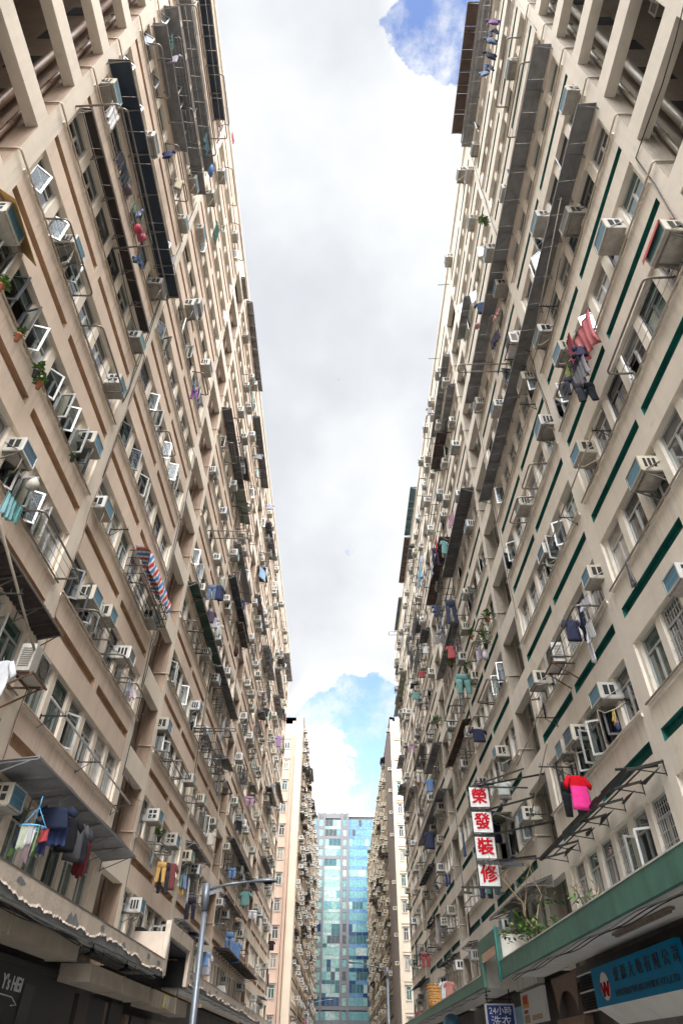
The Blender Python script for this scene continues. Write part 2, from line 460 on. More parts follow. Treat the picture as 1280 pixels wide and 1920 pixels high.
# ------------------------------------------------------------------ materials
MATS = {}
def nd(t, kind, **kw):
    n = t.nodes.new(kind)
    for k, v in kw.items():
        if k in n.inputs: n.inputs[k].default_value = v
        else: setattr(n, k, v)
    return n
def mat(name, col, rough=.6, metal=0., var=.12, scale=3., bump=0., bscale=40., streak=0., spec=.5, rnd=0., stain=0., ior=1.5, sill=0., tint=None):
    if name in MATS: return MATS[name]
    m = bpy.data.materials.new(name); m.use_nodes = True
    t = m.node_tree; b = t.nodes['Principled BSDF']; L = t.links.new
    b.inputs['Roughness'].default_value = rough; b.inputs['Metallic'].default_value = metal
    b.inputs['Specular IOR Level'].default_value = spec; b.inputs['IOR'].default_value = ior
    geo = nd(t, 'ShaderNodeNewGeometry'); pos = geo.outputs['Position']
    n1 = nd(t, 'ShaderNodeTexNoise', Scale=scale, Detail=5., Roughness=.6); L(pos, n1.inputs['Vector'])
    mr = nd(t, 'ShaderNodeMapRange'); mr.inputs[1].default_value = .3; mr.inputs[2].default_value = .7
    mr.inputs[3].default_value = 1-var; mr.inputs[4].default_value = 1+var*.6
    L(n1.outputs['Fac'], mr.inputs[0]); val = mr.outputs[0]
    def mul(a, bb):
        k = nd(t, 'ShaderNodeMath', operation='MULTIPLY'); L(a, k.inputs[0]); L(bb, k.inputs[1]); return k.outputs[0]
    if streak:
        mp = nd(t, 'ShaderNodeMapping'); mp.inputs['Scale'].default_value = (3.2, 3.2, .16); L(pos, mp.inputs[0])
        n2 = nd(t, 'ShaderNodeTexNoise', Scale=1.0, Detail=7., Roughness=.65, Distortion=.5); L(mp.outputs[0], n2.inputs['Vector'])
        r2 = nd(t, 'ShaderNodeMapRange'); r2.inputs[1].default_value = .5; r2.inputs[2].default_value = .72
        r2.inputs[3].default_value = 1; r2.inputs[4].default_value = 1-streak; L(n2.outputs['Fac'], r2.inputs[0])
        val = mul(val, r2.outputs[0])
    if stain:
        n3 = nd(t, 'ShaderNodeTexNoise', Scale=1.1, Detail=8., Roughness=.7); L(pos, n3.inputs['Vector'])
        r3 = nd(t, 'ShaderNodeMapRange'); r3.inputs[1].default_value = .6; r3.inputs[2].default_value = .68
        r3.inputs[3].default_value = 1; r3.inputs[4].default_value = 1-stain; L(n3.outputs['Fac'], r3.inputs[0])
        val = mul(val, r3.outputs[0])
    if sill:
        # dark runs washed down from the sill lines (one every storey)
        sx = nd(t, 'ShaderNodeSeparateXYZ'); L(pos, sx.inputs[0])
        a = nd(t, 'ShaderNodeMath', operation='MULTIPLY_ADD'); L(sx.outputs[2], a.inputs[0]); a.inputs[1].default_value = 1/3.; a.inputs[2].default_value = 10-.02
        fz = nd(t, 'ShaderNodeMath', operation='FRACT'); L(a.outputs[0], fz.inputs[0])
        r5 = nd(t, 'ShaderNodeMapRange', interpolation_type='SMOOTHSTEP'); r5.inputs[1].default_value = .62; r5.inputs[2].default_value = 1.0; L(fz.outputs[0], r5.inputs[0])
        mp5 = nd(t, 'ShaderNodeMapping'); mp5.inputs['Scale'].default_value = (3.1, 3.1, .2); L(pos, mp5.inputs[0])
        n5_ = nd(t, 'ShaderNodeTexNoise', Scale=1.5, Detail=7., Roughness=.7, Distortion=.6); L(mp5.outputs[0], n5_.inputs['Vector'])
        r6 = nd(t, 'ShaderNodeMapRange'); r6.inputs[1].default_value = .46; r6.inputs[2].default_value = .70; r6.inputs[3].default_value = 0; r6.inputs[4].default_value = sill; L(n5_.outputs['Fac'], r6.inputs[0])
        k5 = nd(t, 'ShaderNodeMath', operation='MULTIPLY'); L(r5.outputs[0], k5.inputs[0]); L(r6.outputs[0], k5.inputs[1])
        k6 = nd(t, 'ShaderNodeMath', operation='SUBTRACT'); k6.inputs[0].default_value = 1.; L(k5.outputs[0], k6.inputs[1]); val = mul(val, k6.outputs[0])
    if rnd:
        oi = nd(t, 'ShaderNodeObjectInfo'); r4 = nd(t, 'ShaderNodeMapRange')
        r4.inputs[3].default_value = 1-rnd; r4.inputs[4].default_value = 1+rnd*.4; L(oi.outputs['Random'], r4.inputs[0]); val = mul(val, r4.outputs[0])
    mx = nd(t, 'ShaderNodeVectorMath', operation='SCALE'); mx.inputs[0].default_value = col; L(val, mx.inputs['Scale'])
    out = mx.outputs[0]
    if tint:
        o2 = nd(t, 'ShaderNodeObjectInfo'); rp_ = nd(t, 'ShaderNodeValToRGB'); rp_.color_ramp.elements[0].color = (1,1,1,1); rp_.color_ramp.elements[1].color = (*tint,1)
        pw = nd(t, 'ShaderNodeMath', operation='FRACT'); m7 = nd(t, 'ShaderNodeMath', operation='MULTIPLY'); L(o2.outputs['Random'], m7.inputs[0]); m7.inputs[1].default_value = 7.3; L(m7.outputs[0], pw.inputs[0]); L(pw.outputs[0], rp_.inputs[0])
        vm = nd(t, 'ShaderNodeVectorMath', operation='MULTIPLY'); L(out, vm.inputs[0]); L(rp_.outputs[0], vm.inputs[1]); out = vm.outputs[0]
    L(out, b.inputs['Base Color'])
    if bump:
        n5 = nd(t, 'ShaderNodeTexNoise', Scale=bscale, Detail=4.); L(pos, n5.inputs['Vector'])
        bp = nd(t, 'ShaderNodeBump', Strength=bump, Distance=.02); L(n5.outputs['Fac'], bp.inputs['Height']); L(bp.outputs[0], b.inputs['Normal'])
    MATS[name] = m; return m
def fins(name, col, dark, su=24., sv=8.):
    """condenser fins: fine bright lines on a coloured coil, in object space"""
    if name in MATS: return MATS[name]
    m = bpy.data.materials.new(name); m.use_nodes = True; t = m.node_tree; b = t.nodes['Principled BSDF']; L = t.links.new
    tc = nd(t, 'ShaderNodeTexCoord'); sp = nd(t, 'ShaderNodeSeparateXYZ'); L(tc.outputs['Object'], sp.inputs[0])
    def lines(o, k, w):
        a = nd(t, 'ShaderNodeMath', operation='MULTIPLY'); L(sp.outputs[o], a.inputs[0]); a.inputs[1].default_value = k
        f = nd(t, 'ShaderNodeMath', operation='FRACT'); L(a.outputs[0], f.inputs[0])
        g = nd(t, 'ShaderNodeMath', operation='LESS_THAN'); L(f.outputs[0], g.inputs[0]); g.inputs[1].default_value = w; return g.outputs[0]
    ad = nd(t, 'ShaderNodeMath', operation='MAXIMUM'); L(lines(0, su, .16), ad.inputs[0]); L(lines(2, sv, .14), ad.inputs[1])
    ns = nd(t, 'ShaderNodeTexNoise', Scale=9.); L(tc.outputs['Object'], ns.inputs['Vector'])
    m1 = nd(t, 'ShaderNodeMix', data_type='RGBA'); m1.inputs[6].default_value = (*col, 1); m1.inputs[7].default_value = (*dark, 1); L(ns.outputs['Fac'], m1.inputs[0])
    m2 = nd(t, 'ShaderNodeMix', data_type='RGBA'); L(ad.outputs[0], m2.inputs[0]); L(m1.outputs[2], m2.inputs[6]); m2.inputs[7].default_value = tuple(min(1, c*.6+.12) for c in col)+(1,)
    L(m2.outputs[2], b.inputs['Base Color']); b.inputs['Roughness'].default_value = .5
    MATS[name] = m; return m
def glass(name, col, rough=.06, spec=.5, wav=.02, ior=2.1):
    if name in MATS: return MATS[name]
    m = mat(name, col, rough, 0, .35, 1.7, wav, 1.3, spec=spec, ior=ior); return m

WALL = {
 'R': (mat('cream_wall_paint', (.70,.645,.56), .75, var=.11, scale=.5, bump=.4, bscale=5, streak=.09, stain=.14, sill=.2),
       mat('cream_panel_paint', (.675,.615,.525), .75, var=.11, scale=.5, bump=.4, bscale=5, streak=.10, stain=.15, sill=.24),
       mat('green_slot_paint', (.008,.145,.12), .6, var=.3, scale=2, bump=.1, streak=.3, stain=.2)),
 'L': (mat('warm_frame_paint', (.735,.64,.53), .75, var=.11, scale=.5, bump=.4, bscale=5, streak=.09, stain=.14, sill=.2),
       mat('pink_panel_paint', (.69,.545,.435), .75, var=.12, scale=.5, bump=.4, bscale=5, streak=.10, stain=.15, sill=.24),
       mat('brown_slot_paint', (.45,.295,.185), .65, var=.2, scale=2, bump=.1, streak=.25)),
 'l': (mat('far_tan_paint', (.55,.43,.31), .8, var=.22, scale=.5, bump=.2, bscale=8, streak=.35, stain=.25),
       mat('far_tan_panel', (.46,.35,.25), .8, var=.25, scale=.5, bump=.2, bscale=8, streak=.35, stain=.25),
       mat('far_dark_slot', (.10,.07,.05), .8)),
 'r': (mat('far_brown_paint', (.46,.37,.27), .8, var=.25, scale=.5, bump=.2, bscale=8, streak=.4, stain=.3),
       mat('far_brown_panel', (.38,.30,.21), .8, var=.25, scale=.5, bump=.2, bscale=8, streak=.4, stain=.3),
       mat('far_dark_slot', (.10,.07,.05), .8)),
}
M_ALU = mat('aluminium_window_frame', (.48,.48,.47), .4, .3, var=.08)
M_DKFR = mat('dark_window_frame', (.10,.10,.11), .45, .2)
M_PANES = [glass('dark_window_glass', (.03,.038,.038)), glass('curtained_window_glass', (.22,.205,.17), .12), glass('green_window_glass', (.02,.075,.065)),
           glass('grey_window_glass', (.09,.10,.105), .05, .5, .02, 2.6), glass('pale_curtain_glass', (.42,.40,.36), .15)]
def clear_glass(name, tint):
    m = bpy.data.materials.new(name); m.use_nodes = True; t = m.node_tree; L = t.links.new
    for n in list(t.nodes): t.nodes.remove(n)
    o = nd(t, 'ShaderNodeOutputMaterial'); a = nd(t, 'ShaderNodeBsdfTransparent'); a.inputs[0].default_value = (*tint, 1); g = nd(t, 'ShaderNodeBsdfGlossy'); g.inputs['Roughness'].default_value = .2; g.inputs['Color'].default_value = (.34,.37,.40,1)
    f = nd(t, 'ShaderNodeFresnel', IOR=1.45); k = nd(t, 'ShaderNodeMixShader'); L(f.outputs[0], k.inputs[0]); L(a.outputs[0], k.inputs[1]); L(g.outputs[0], k.inputs[2]); L(k.outputs[0], o.inputs[0])
    MATS[name] = m; return m
M_SASHG = clear_glass('open_sash_glass', (.60,.66,.66))
M_VOID = mat('dim_room_behind_window', (.018,.017,.016), .9)
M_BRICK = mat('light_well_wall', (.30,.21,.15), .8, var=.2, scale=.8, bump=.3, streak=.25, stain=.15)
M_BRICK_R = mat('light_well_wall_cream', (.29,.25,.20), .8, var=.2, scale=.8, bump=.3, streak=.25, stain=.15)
M_PIPE = {'L': mat('painted_drain_pipe', (.22,.14,.10), .4, .1, var=.1), 'R': mat('painted_drain_pipe_grey', (.24,.215,.175), .4, .1, var=.1)}
M_STEEL = mat('weathered_steel', (.22,.20,.18), .45, .6, var=.25, scale=8)
M_STEELD = mat('dark_iron', (.022,.021,.02), .6, .4, var=.3, scale=8)
M_RUST = mat('rusty_iron', (.13,.065,.035), .8, .1, var=.5, scale=10, bump=.3)
M_WIRE = mat('thin_line_wire', (.33,.32,.31), .5, .5)
M_BAMBOO = mat('weathered_pole', (.34,.30,.24), .55, .1, var=.2)
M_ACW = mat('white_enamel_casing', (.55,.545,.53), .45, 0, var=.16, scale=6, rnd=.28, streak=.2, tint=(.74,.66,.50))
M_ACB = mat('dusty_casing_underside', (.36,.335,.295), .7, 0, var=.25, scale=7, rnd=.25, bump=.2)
M_BLACK = mat('black_opening', (.012,.012,.013), .8)
M_FIN = [fins('blue_condenser_fins', (.07,.23,.33), (.04,.13,.2)), fins('grey_condenser_fins', (.12,.12,.12), (.05,.05,.05)),
         fins('teal_condenser_fins', (.07,.28,.27), (.05,.18,.18)), fins('tan_condenser_fins', (.30,.26,.16), (.16,.13,.08)), fins('navy_condenser_fins', (.03,.10,.17), (.02,.06,.1))]
M_CONC = mat('bare_concrete', (.22,.225,.23), .85, var=.25, scale=3, bump=.4, streak=.2)
M_SOFFIT = mat('canopy_soffit_paint', (.74,.72,.68), .8, var=.12, scale=1, stain=.12)
M_GREENCAN = mat('green_canopy_paint', (.075,.20,.155), .5, var=.22, scale=2.2, streak=.3, bump=.15, stain=.2)
M_PEEL = mat('peeling_pink_paint', (.60,.50,.41), .75, var=.18, scale=2, streak=.2, bump=.5, bscale=14, stain=.2)
M_WHITEW = mat('white_wash', (.66,.64,.58), .8, var=.12, streak=.25)

# ------------------------------------------------------------------ mesh helper
class MB:
    def __init__(s): s.v = []; s.f = []; s.m = []; s.sm = []
    def face(s, pts, mi=0, sm=False):
        n = len(s.v); s.v += [tuple(p) for p in pts]; s.f.append(tuple(range(n, n+len(pts)))); s.m.append(mi); s.sm.append(sm)
    def box(s, x0, x1, y0, y1, z0, z1, mi=0, skip=''):
        n = len(s.v)
        s.v += [(x0,y0,z0),(x1,y0,z0),(x1,y1,z0),(x0,y1,z0),(x0,y0,z1),(x1,y0,z1),(x1,y1,z1),(x0,y1,z1)]
        for k, q in (('b',(0,3,2,1)),('t',(4,5,6,7)),('f',(0,1,5,4)),('r',(1,2,6,5)),('k',(2,3,7,6)),('l',(3,0,4,7))):
            if k in skip: continue
            s.f.append(tuple(n+i for i in q)); s.m.append(mi); s.sm.append(False)
    def bar(s, a, b, w, h=None, mi=0):
        """box beam from a to b with section w x h"""
        a = Vector(a); b = Vector(b); h = h or w; d = (b-a)
        if d.length < 1e-6: return
        d.normalize(); up = Vector((0,0,1)) if abs(d.z) < .95 else Vector((1,0,0))
        x = d.cross(up).normalized()*w/2; z = x.cross(d).normalized()*h/2
        n = len(s.v)
        for p in (a, b):
            for q in (-x-z, x-z, x+z, -x+z): s.v.append(tuple(p+q))
        for q in ((0,1,5,4),(1,2,6,5),(2,3,7,6),(3,0,4,7),(3,2,1,0),(4,5,6,7)):
            s.f.append(tuple(n+i for i in q)); s.m.append(mi); s.sm.append(False)
    def tube(s, path, r, n=6, mi=0, cap=True):
        path = [Vector(p) for p in path]; rings = []; prev = None
        rr = r if isinstance(r, (list, tuple)) else [r]*len(path)
        for i, p in enumerate(path):
            d = (path[min(i+1, len(path)-1)]-path[max(i-1, 0)])
            if d.length < 1e-9: d = Vector((0,0,1))
            d.normalize()
            if prev is None:
                up = Vector((0,0,1)) if abs(d.z) < .9 else Vector((1,0,0)); x = d.cross(up).normalized()
            else:
                x = (prev-d*prev.dot(d)); x = x.normalized() if x.length > 1e-6 else d.cross(Vector((0,0,1))).normalized()
            prev = x; y = d.cross(x); base = len(s.v)
            for k in range(n):
                a = 2*PI*k/n; s.v.append(tuple(p+(x*math.cos(a)+y*math.sin(a))*rr[i]))
            rings.append(base)
        for i in range(len(rings)-1):
            for k in range(n):
                s.f.append((rings[i]+k, rings[i]+(k+1)%n, rings[i+1]+(k+1)%n, rings[i+1]+k)); s.m.append(mi); s.sm.append(True)
        if cap:
            s.f.append(tuple(rings[0]+k for k in range(n))[::-1]); s.m.append(mi); s.sm.append(False)
            s.f.append(tuple(rings[-1]+k for k in range(n))); s.m.append(mi); s.sm.append(False)
    def loft(s, rows, mi=0, closed=True, cap=True):
        """rows: lists of equal length of points"""
        base = len(s.v); n = len(rows[0])
        for r in rows: s.v += [tuple(p) for p in r]
        for i in range(len(rows)-1):
            for k in range(n if closed else n-1):
                s.f.append((base+i*n+k, base+i*n+(k+1)%n, base+(i+1)*n+(k+1)%n, base+(i+1)*n+k)); s.m.append(mi); s.sm.append(True)
        if cap and closed:
            s.f.append(tuple(base+k for k in range(n))[::-1]); s.m.append(mi); s.sm.append(True)
            s.f.append(tuple(base+(len(rows)-1)*n+k for k in range(n))); s.m.append(mi); s.sm.append(True)
    def add(s, o, mtx=None, moff=0):
        n = len(s.v)
        s.v += o.v if mtx is None else [tuple(mtx @ Vector(p)) for p in o.v]
        s.f += [tuple(i+n for i in q) for q in o.f]; s.m += [i+moff for i in o.m]; s.sm += o.sm
    def mesh(s, name, mats):
        me = bpy.data.meshes.new(name); me.from_pydata(s.v, [], s.f)
        for m in mats: me.materials.append(m)
        me.polygons.foreach_set('material_index', s.m); me.polygons.foreach_set('use_smooth', s.sm); me.update()
        return me
def link(name, me, parent=None, loc=(0,0,0), rz=0.):
    o = bpy.data.objects.new(name, me); COL.objects.link(o); o.location = loc; o.rotation_euler = (0,0,rz)
    if parent is not None: o.parent = parent
    return o
def obj(name, mb, mats, parent=None, loc=(0,0,0), rz=0.):
    return link(name, mb.mesh(name, mats if isinstance(mats, list) else [mats]), parent, loc, rz)
LABELS = {}
def tag(o, label, cat, group=None):
    o['label'] = label; o['category'] = cat
    if group: o['group'] = group
    LABELS.setdefault(label, []).append(o)
    return o
def thing(name, label, cat, loc=(0,0,0), rz=0., group=None):
    return tag(link(name, None, None, loc, rz), label, cat, group)
def struct(name, mb, m):
    o = obj(name, mb, m); o['kind'] = 'structure'; return o
def dup(root, loc, rz):
    r = root.copy(); COL.objects.link(r); r.location = loc; r.rotation_euler = (0,0,rz)
    for ch in list(root.children):
        c = ch.copy(); COL.objects.link(c); c.parent = r
        for g in ch.children:
            d = g.copy(); COL.objects.link(d); d.parent = c
    return r
ORD = 'zeroth first second third fourth fifth sixth seventh eighth ninth tenth eleventh twelfth thirteenth fourteenth fifteenth'.split()
SIDE = {'R': 'right block', 'L': 'left block', 'r': 'far right block', 'l': 'far left block'}
# camera projection (used only to rank which repeats show largest)
def proj(p):
    c = [sum(CAM_M[i][j]*p[i] for i in range(3)) for j in range(3)]
    if c[2] > -.1: return None
    return (640-CAM_F*c[0]/c[2], 960+CAM_F*c[1]/c[2])
def shown(pts):
    q = [proj(p) for p in pts]
    if any(a is None for a in q): return 0
    cx = sum(a[0] for a in q)/len(q); cy = sum(a[1] for a in q)/len(q)
    if not (-30 < cx < 1310 and -30 < cy < 1950): return 0
    return abs(sum(q[i][0]*q[(i+1)%len(q)][1]-q[(i+1)%len(q)][0]*q[i][1] for i in range(len(q))))/2

# ------------------------------------------------------------------ facade geometry
MOD = {'R': (5.53, 18.52, (.49,3.95,4.28,7.75,8.42,11.89,12.22,15.68,16.19,18.52)),
       'L': (5.375, 18.79, (.49,3.95,4.26,7.78,8.45,11.98,12.31,15.86,16.42,18.79))}
MOD['r'] = (111.0, 18.0, (.3,3.9,4.2,7.7,8.3,11.8,12.1,15.6,16.0,18.0)); MOD['l'] = (98.6, 18.0, MOD['r'][2])
XW['r'] = 7.62; XW['l'] = 5.9; SG['r'] = 1; SG['l'] = -1; ROT['r'] = PI/2; ROT['l'] = -PI/2
def W(s, y, d, z): return (SG[s]*(XW[s]-d), y, z)
OPEN_AT = {}
for (s, y, z) in OPENW: OPEN_AT.setdefault(s, []).append((y, z))
def slot_of(s, y):
    """module number and window number (1..12) in that module"""
    J, P, o = MOD[s]; m = math.floor((y-J)/P); u = (y-J)-m*P
    if u < o[4]: i = int(max(0, min(5.99, (u-o[0])/((o[3]-o[0])/6))))
    elif u < o[8]: i = 6+int(max(0, min(5.99, (u-o[4])/((o[7]-o[4])/6))))
    else: i = 12
    return m, i+1
def window_frame_mb(w, h, kind):
    f = MB(); t = .045
    f.box(-w/2, -w/2+t, -.03, .03, 0, h); f.box(w/2-t, w/2, -.03, .03, 0, h)
    f.box(-w/2+t, w/2-t, -.03, .03, 0, t); f.box(-w/2+t, w/2-t, -.03, .03, h-t, h)
    f.box(-w/2+t, w/2-t, -.027, .027, h*.70, h*.70+t)
    f.box(-.03, .03, -.024, .024, t, h*.70)
    if kind == 'grille':
        for i in range(1, 8): f.box(-w/2+w*i/8-.006, -w/2+w*i/8+.006, .05, .06, .03, h-.03)
        for i in range(1, 6): f.box(-w/2+.02, w/2-.02, .06, .07, h*i/6-.006, h*i/6+.006)
    return f
def pane_mb(w, h, kind):
    p = MB(); t = .045
    def q(x0, x1, z0, z1, y, mi=0): p.face([(x1,y,z0),(x0,y,z0),(x0,y,z1),(x1,y,z1)], mi)
    q(-w/2+t, w/2-t, h*.70+t, h-t, -.005)
    if kind in ('open', 'open2'):
        q(-w/2+t, -.03, t, h*.70, -.3 if kind == 'open2' else -.006, 1 if kind == 'open2' else 0); q(.03, w/2-t, t, h*.70, -.3, 1)
    else:
        q(-w/2+t, -.03, t, h*.70, -.006); q(.03, w/2-t, t, h*.70, -.008)
    return p
def sash_mb(w, h, ang, side):
    """casement swung out from its jamb, frame and glass"""
    p = MB(); sw = w/2-.05; t = .05; z1 = h*.70; hx = side*(w/2-.045)
    dx, dy = -side*math.cos(ang), math.sin(ang)
    def pt(u, z, k=0): return (hx+dx*u-dy*k*side*-1, .03+dy*u+dx*k*side*-1, z)
    for (u0, u1, za, zb) in ((0, t, .05, z1), (sw-t, sw, .05, z1), (t, sw-t, .05, .05+t), (t, sw-t, z1-t, z1)):
        a = [pt(u0,za,-.018), pt(u1,za,-.018), pt(u1,zb,-.018), pt(u0,zb,-.018)]; b = [pt(u0,za,.018), pt(u1,za,.018), pt(u1,zb,.018), pt(u0,zb,.018)]
        p.face(a); p.face(b[::-1])
        for i in range(4): p.face([a[i], b[i], b[(i+1)%4], a[(i+1)%4]])
    p.face([pt(t,.05+t), pt(sw-t,.05+t), pt(sw-t,z1-t), pt(t,z1-t)], 1)
    return p
def build_block(s, name, label, ymin, ymax, kmin, kmax, ztop, depth=14., zlow=2.3, windows=True, mods=range(-2, 6), wells=True):
    J, P, o = MOD[s]; wm, pm, sm_ = WALL[s]
    bld = thing(name, label, 'apartment block', (SG[s]*XW[s], (ymin+ymax)/2, GZ))
    off = Vector((SG[s]*XW[s], (ymin+ymax)/2, GZ))
    inv = Matrix.Translation(-off)
    wall = MB()
    def q(ya, yb, za, zb, d, mi):
        if yb-ya < .01 or zb-za < .01: return
        wall.face([W(s,ya,d,za), W(s,yb,d,za), W(s,yb,d,zb), W(s,ya,d,zb)], mi)
    def hole(ya, yb, za, zb, dep, mi, back=None):
        for (a, b) in (((ya,za),(yb,za)),((yb,za),(yb,zb)),((yb,zb),(ya,zb)),((ya,zb),(ya,za))):
            wall.face([W(s,a[0],0,a[1]), W(s,b[0],0,b[1]), W(s,b[0],-dep,b[1]), W(s,a[0],-dep,a[1])], mi)
        if back is not None: q(ya, yb, za, zb, -dep, back)
    ks = range(kmin, kmax+1)
    wins = []; pipes = []; drains = []
    for m in mods:
        b = J+m*P
        if b > ymax or b+P < ymin: continue
        segs = [('pier',0,o[0],0),('slot',o[0],o[1],1),('gap',o[1],o[2],1),('slot',o[2],o[3],1),('pier',o[3],o[4],0),
                ('slot',o[4],o[5],2),('gap',o[5],o[6],2),('slot',o[6],o[7],2),('pier',o[7],o[8],0),('well',o[8],o[9],0)]
        for (t, u0, u1, bd) in segs:
            ya, yb = max(b+u0, ymin), min(b+u1, ymax)
            if yb-ya < .02: continue
            if t == 'pier': q(ya, yb, zlow, ztop, 0, 0); continue
            if t == 'well':
                wd = -6.0; wi = 3
                wall.face([W(s,ya,0,zlow), W(s,ya,wd,zlow), W(s,ya,wd,ztop), W(s,ya,0,ztop)], wi)
                wall.face([W(s,yb,0,zlow), W(s,yb,wd,zlow), W(s,yb,wd,ztop), W(s,yb,0,ztop)], wi)
                q(ya, yb, zlow, ztop, wd, wi)
                for k in range(kmin-1, kmax+1):
                    za = max(3*(k+.512), zlow); zb = 3*(k+.757) if k < kmax else ztop
                    zc = 3*(k+1)
                    if zb-za < .1: continue
                    for (A, B) in (((0,za),(0,zb)), ((0,zb),(-.3,zb)), ((-.3,zb),(-.3,za)), ((-.3,za),(0,za))):
                        wall.face([W(s,ya,A[0],A[1]), W(s,yb,A[0],A[1]), W(s,yb,B[0],B[1]), W(s,ya,B[0],B[1])], 0)
                    # dark windows on the well's side and back walls
                    if k < kmax:
                        wall.face([W(s,yb-.012,-1.5,zc+.1), W(s,yb-.012,-2.5,zc+.1), W(s,yb-.012,-2.5,zc+1.25), W(s,yb-.012,-1.5,zc+1.25)], 4)
                        q(ya+.5, ya+1.4, zc+.1, zc+1.3, wd+.012, 4)
                if yb-ya > 2:
                    drains.append((yb-.34, -.95, .115)); drains.append((yb-.14, -.52, .06))
                continue
            bs, be = (b+o[0], b+o[3]) if bd == 1 else (b+o[4], b+o[7])
            for k in ks:
                z1 = 3*(k+.515); z0n = 3*(k+1.05) if k < kmax else ztop
                sa, sb = 3*(k+.742), 3*(k+.835)
                if t == 'slot' and sb < ztop-.3:
                    q(ya, yb, z1, sa, 0, 1); q(ya, yb, sb, z0n, 0, 1); hole(ya, yb, sa, sb, .14, 2, 2)
                else: q(ya, yb, z1, z0n, 0, 1)
            q(ya, yb, zlow, 3*(kmin+.05), 0, 1)
        for (bs, be, bi) in ((b+o[0], b+o[3], 0), (b+o[4], b+o[7], 6)):
            bs2, be2 = max(bs, ymin), min(be, ymax)
            if be2-bs2 < 1.3: continue
            n = 6; w = (be-bs)/n
            for k in ks:
                z0, z1 = 3*(k+.05), 3*(k+.515)
                hole(bs2, be2, z0, z1, .22, 0)
                for i in range(n+1):
                    ym = bs+i*w; h0, h1 = max(ym-.13, bs2), min(ym+.13, be2)
                    if h1-h0 < .05: continue
                    dd = -.075
                    wall.face([W(s,h0,dd,z0), W(s,h1,dd,z0), W(s,h1,dd,z1), W(s,h0,dd,z1)], 0)
                    for hh in (h0, h1): wall.face([W(s,hh,dd,z0), W(s,hh,-.25,z0), W(s,hh,-.25,z1), W(s,hh,dd,z1)], 0)
                for i in range(n):
                    yc = bs+(i+.5)*w
                    if yc-w/2 < ymin or yc+w/2 > ymax: continue
                    wins.append((yc, z0, w-.26, z1-z0, k, bi+i+1))
                # moulding under the window band and the pipe along it
                e0 = bs2-.1; e1 = be2+.1
                pts0 = [W(s,e0,0,z0-.13), W(s,e0,.045,z0-.10), W(s,e0,.045,z0-.05), W(s,e0,0,z0-.03)]
                pts1 = [W(s,e1,0,z0-.13), W(s,e1,.045,z0-.10), W(s,e1,.045,z0-.05), W(s,e1,0,z0-.03)]
                for i in range(3): wall.face([pts0[i], pts1[i], pts1[i+1], pts0[i+1]], 0)
                wall.face(pts0, 0); wall.face(pts1, 0)
                path = [(e0-.05,.075), (e1+.05,.075)]
                if bi == 0 and wells and b > ymin: path = [(b-.035,-.9), (b-.035,.03), (b+.01,.075)] + path[1:]
                if bi == 6 and wells and be+.6 < ymax: path = path[:1] + [(b+o[8]-.01,.075), (b+o[8]+.035,.03), (b+o[8]+.035,-.9)]
                pipes.append((bs2, be2, z0-.03, path))
    # closed box behind: roof, ends and back
    x0, x1 = 0, -depth
    wall.face([W(s,ymin,0,ztop), W(s,ymax,0,ztop), W(s,ymax,x1,ztop), W(s,ymin,x1,ztop)], 0)
    for yy in (ymin, ymax):
        wall.face([W(s,yy,0,zlow), W(s,yy,x1,zlow), W(s,yy,x1,ztop), W(s,yy,0,ztop)], 0)
    wall.face([W(s,ymin,x1,GZ), W(s,ymax,x1,GZ), W(s,ymax,x1,ztop), W(s,ymin,x1,ztop)], 0)
    # coping along the roof edge
    prof = [(0,-.35), (.10,-.28), (.10,-.02), (.0,.06), (-.3,.06)]
    for i in range(4):
        (a, za), (c, zc) = prof[i], prof[i+1]
        wall.face([W(s,ymin,a,ztop+za), W(s,ymax,a,ztop+za), W(s,ymax,c,ztop+zc), W(s,ymin,c,ztop+zc)], 0)
    wall.v = [(p[0]-off.x, p[1]-off.y, p[2]-off.z) for p in wall.v]
    obj('wall', wall, [wm, pm, sm_, M_BRICK if s in 'Ll' else M_BRICK_R, M_VOID], bld)
    # ground floor behind the shops
    g = MB(); g.box(*sorted((SG[s]*(XW[s]+.35)-off.x, SG[s]*(XW[s]+.6)-off.x)), ymin-off.y, ymax-off.y, 0, zlow-GZ+.02)
    obj('ground_floor_wall', g, mat('dim_shop_wall', (.10,.09,.08), .8, var=.3, scale=1.2), bld)
    # windows: the hundred that show largest are parts, the rest one part
    rank = []
    for wn in wins:
        yc, z0, w, h, k, i = wn
        rank.append((shown([W(s,yc-w/2,0,z0), W(s,yc+w/2,0,z0), W(s,yc+w/2,0,z0+h), W(s,yc-w/2,0,z0+h)]), wn))
    rank.sort(key=lambda a: -a[0])
    rng = random.Random(s)
    cache = {}; fr = MB(); pn = MB()
    opened = OPEN_AT.get(s, [])
    for n, (ar, (yc, z0, w, h, k, i)) in enumerate(rank):
        hit = any(abs(yc-a) < w*.75 and -.5 < z-z0 < h+.5 for a, z in opened)
        kind = 'open' if hit or rng.random() < (.10 if s in 'RL' else 0) else ('grille' if rng.random() < .13 else 'plain')
        if kind == 'open' and rng.random() < .5: kind = 'open2'
        dk = 1 if (rng.random() < (.14 if s in 'RL' else .35)) else 0
        pm_ = rng.choices(range(5), (5, 1.3, 2, 3, .4))[0]
        if s == 'L' and k == 1 and 14 < yc < 21: pm_ = 2; kind = 'plain'
        loc = Vector(W(s, yc, -.19, z0))-off
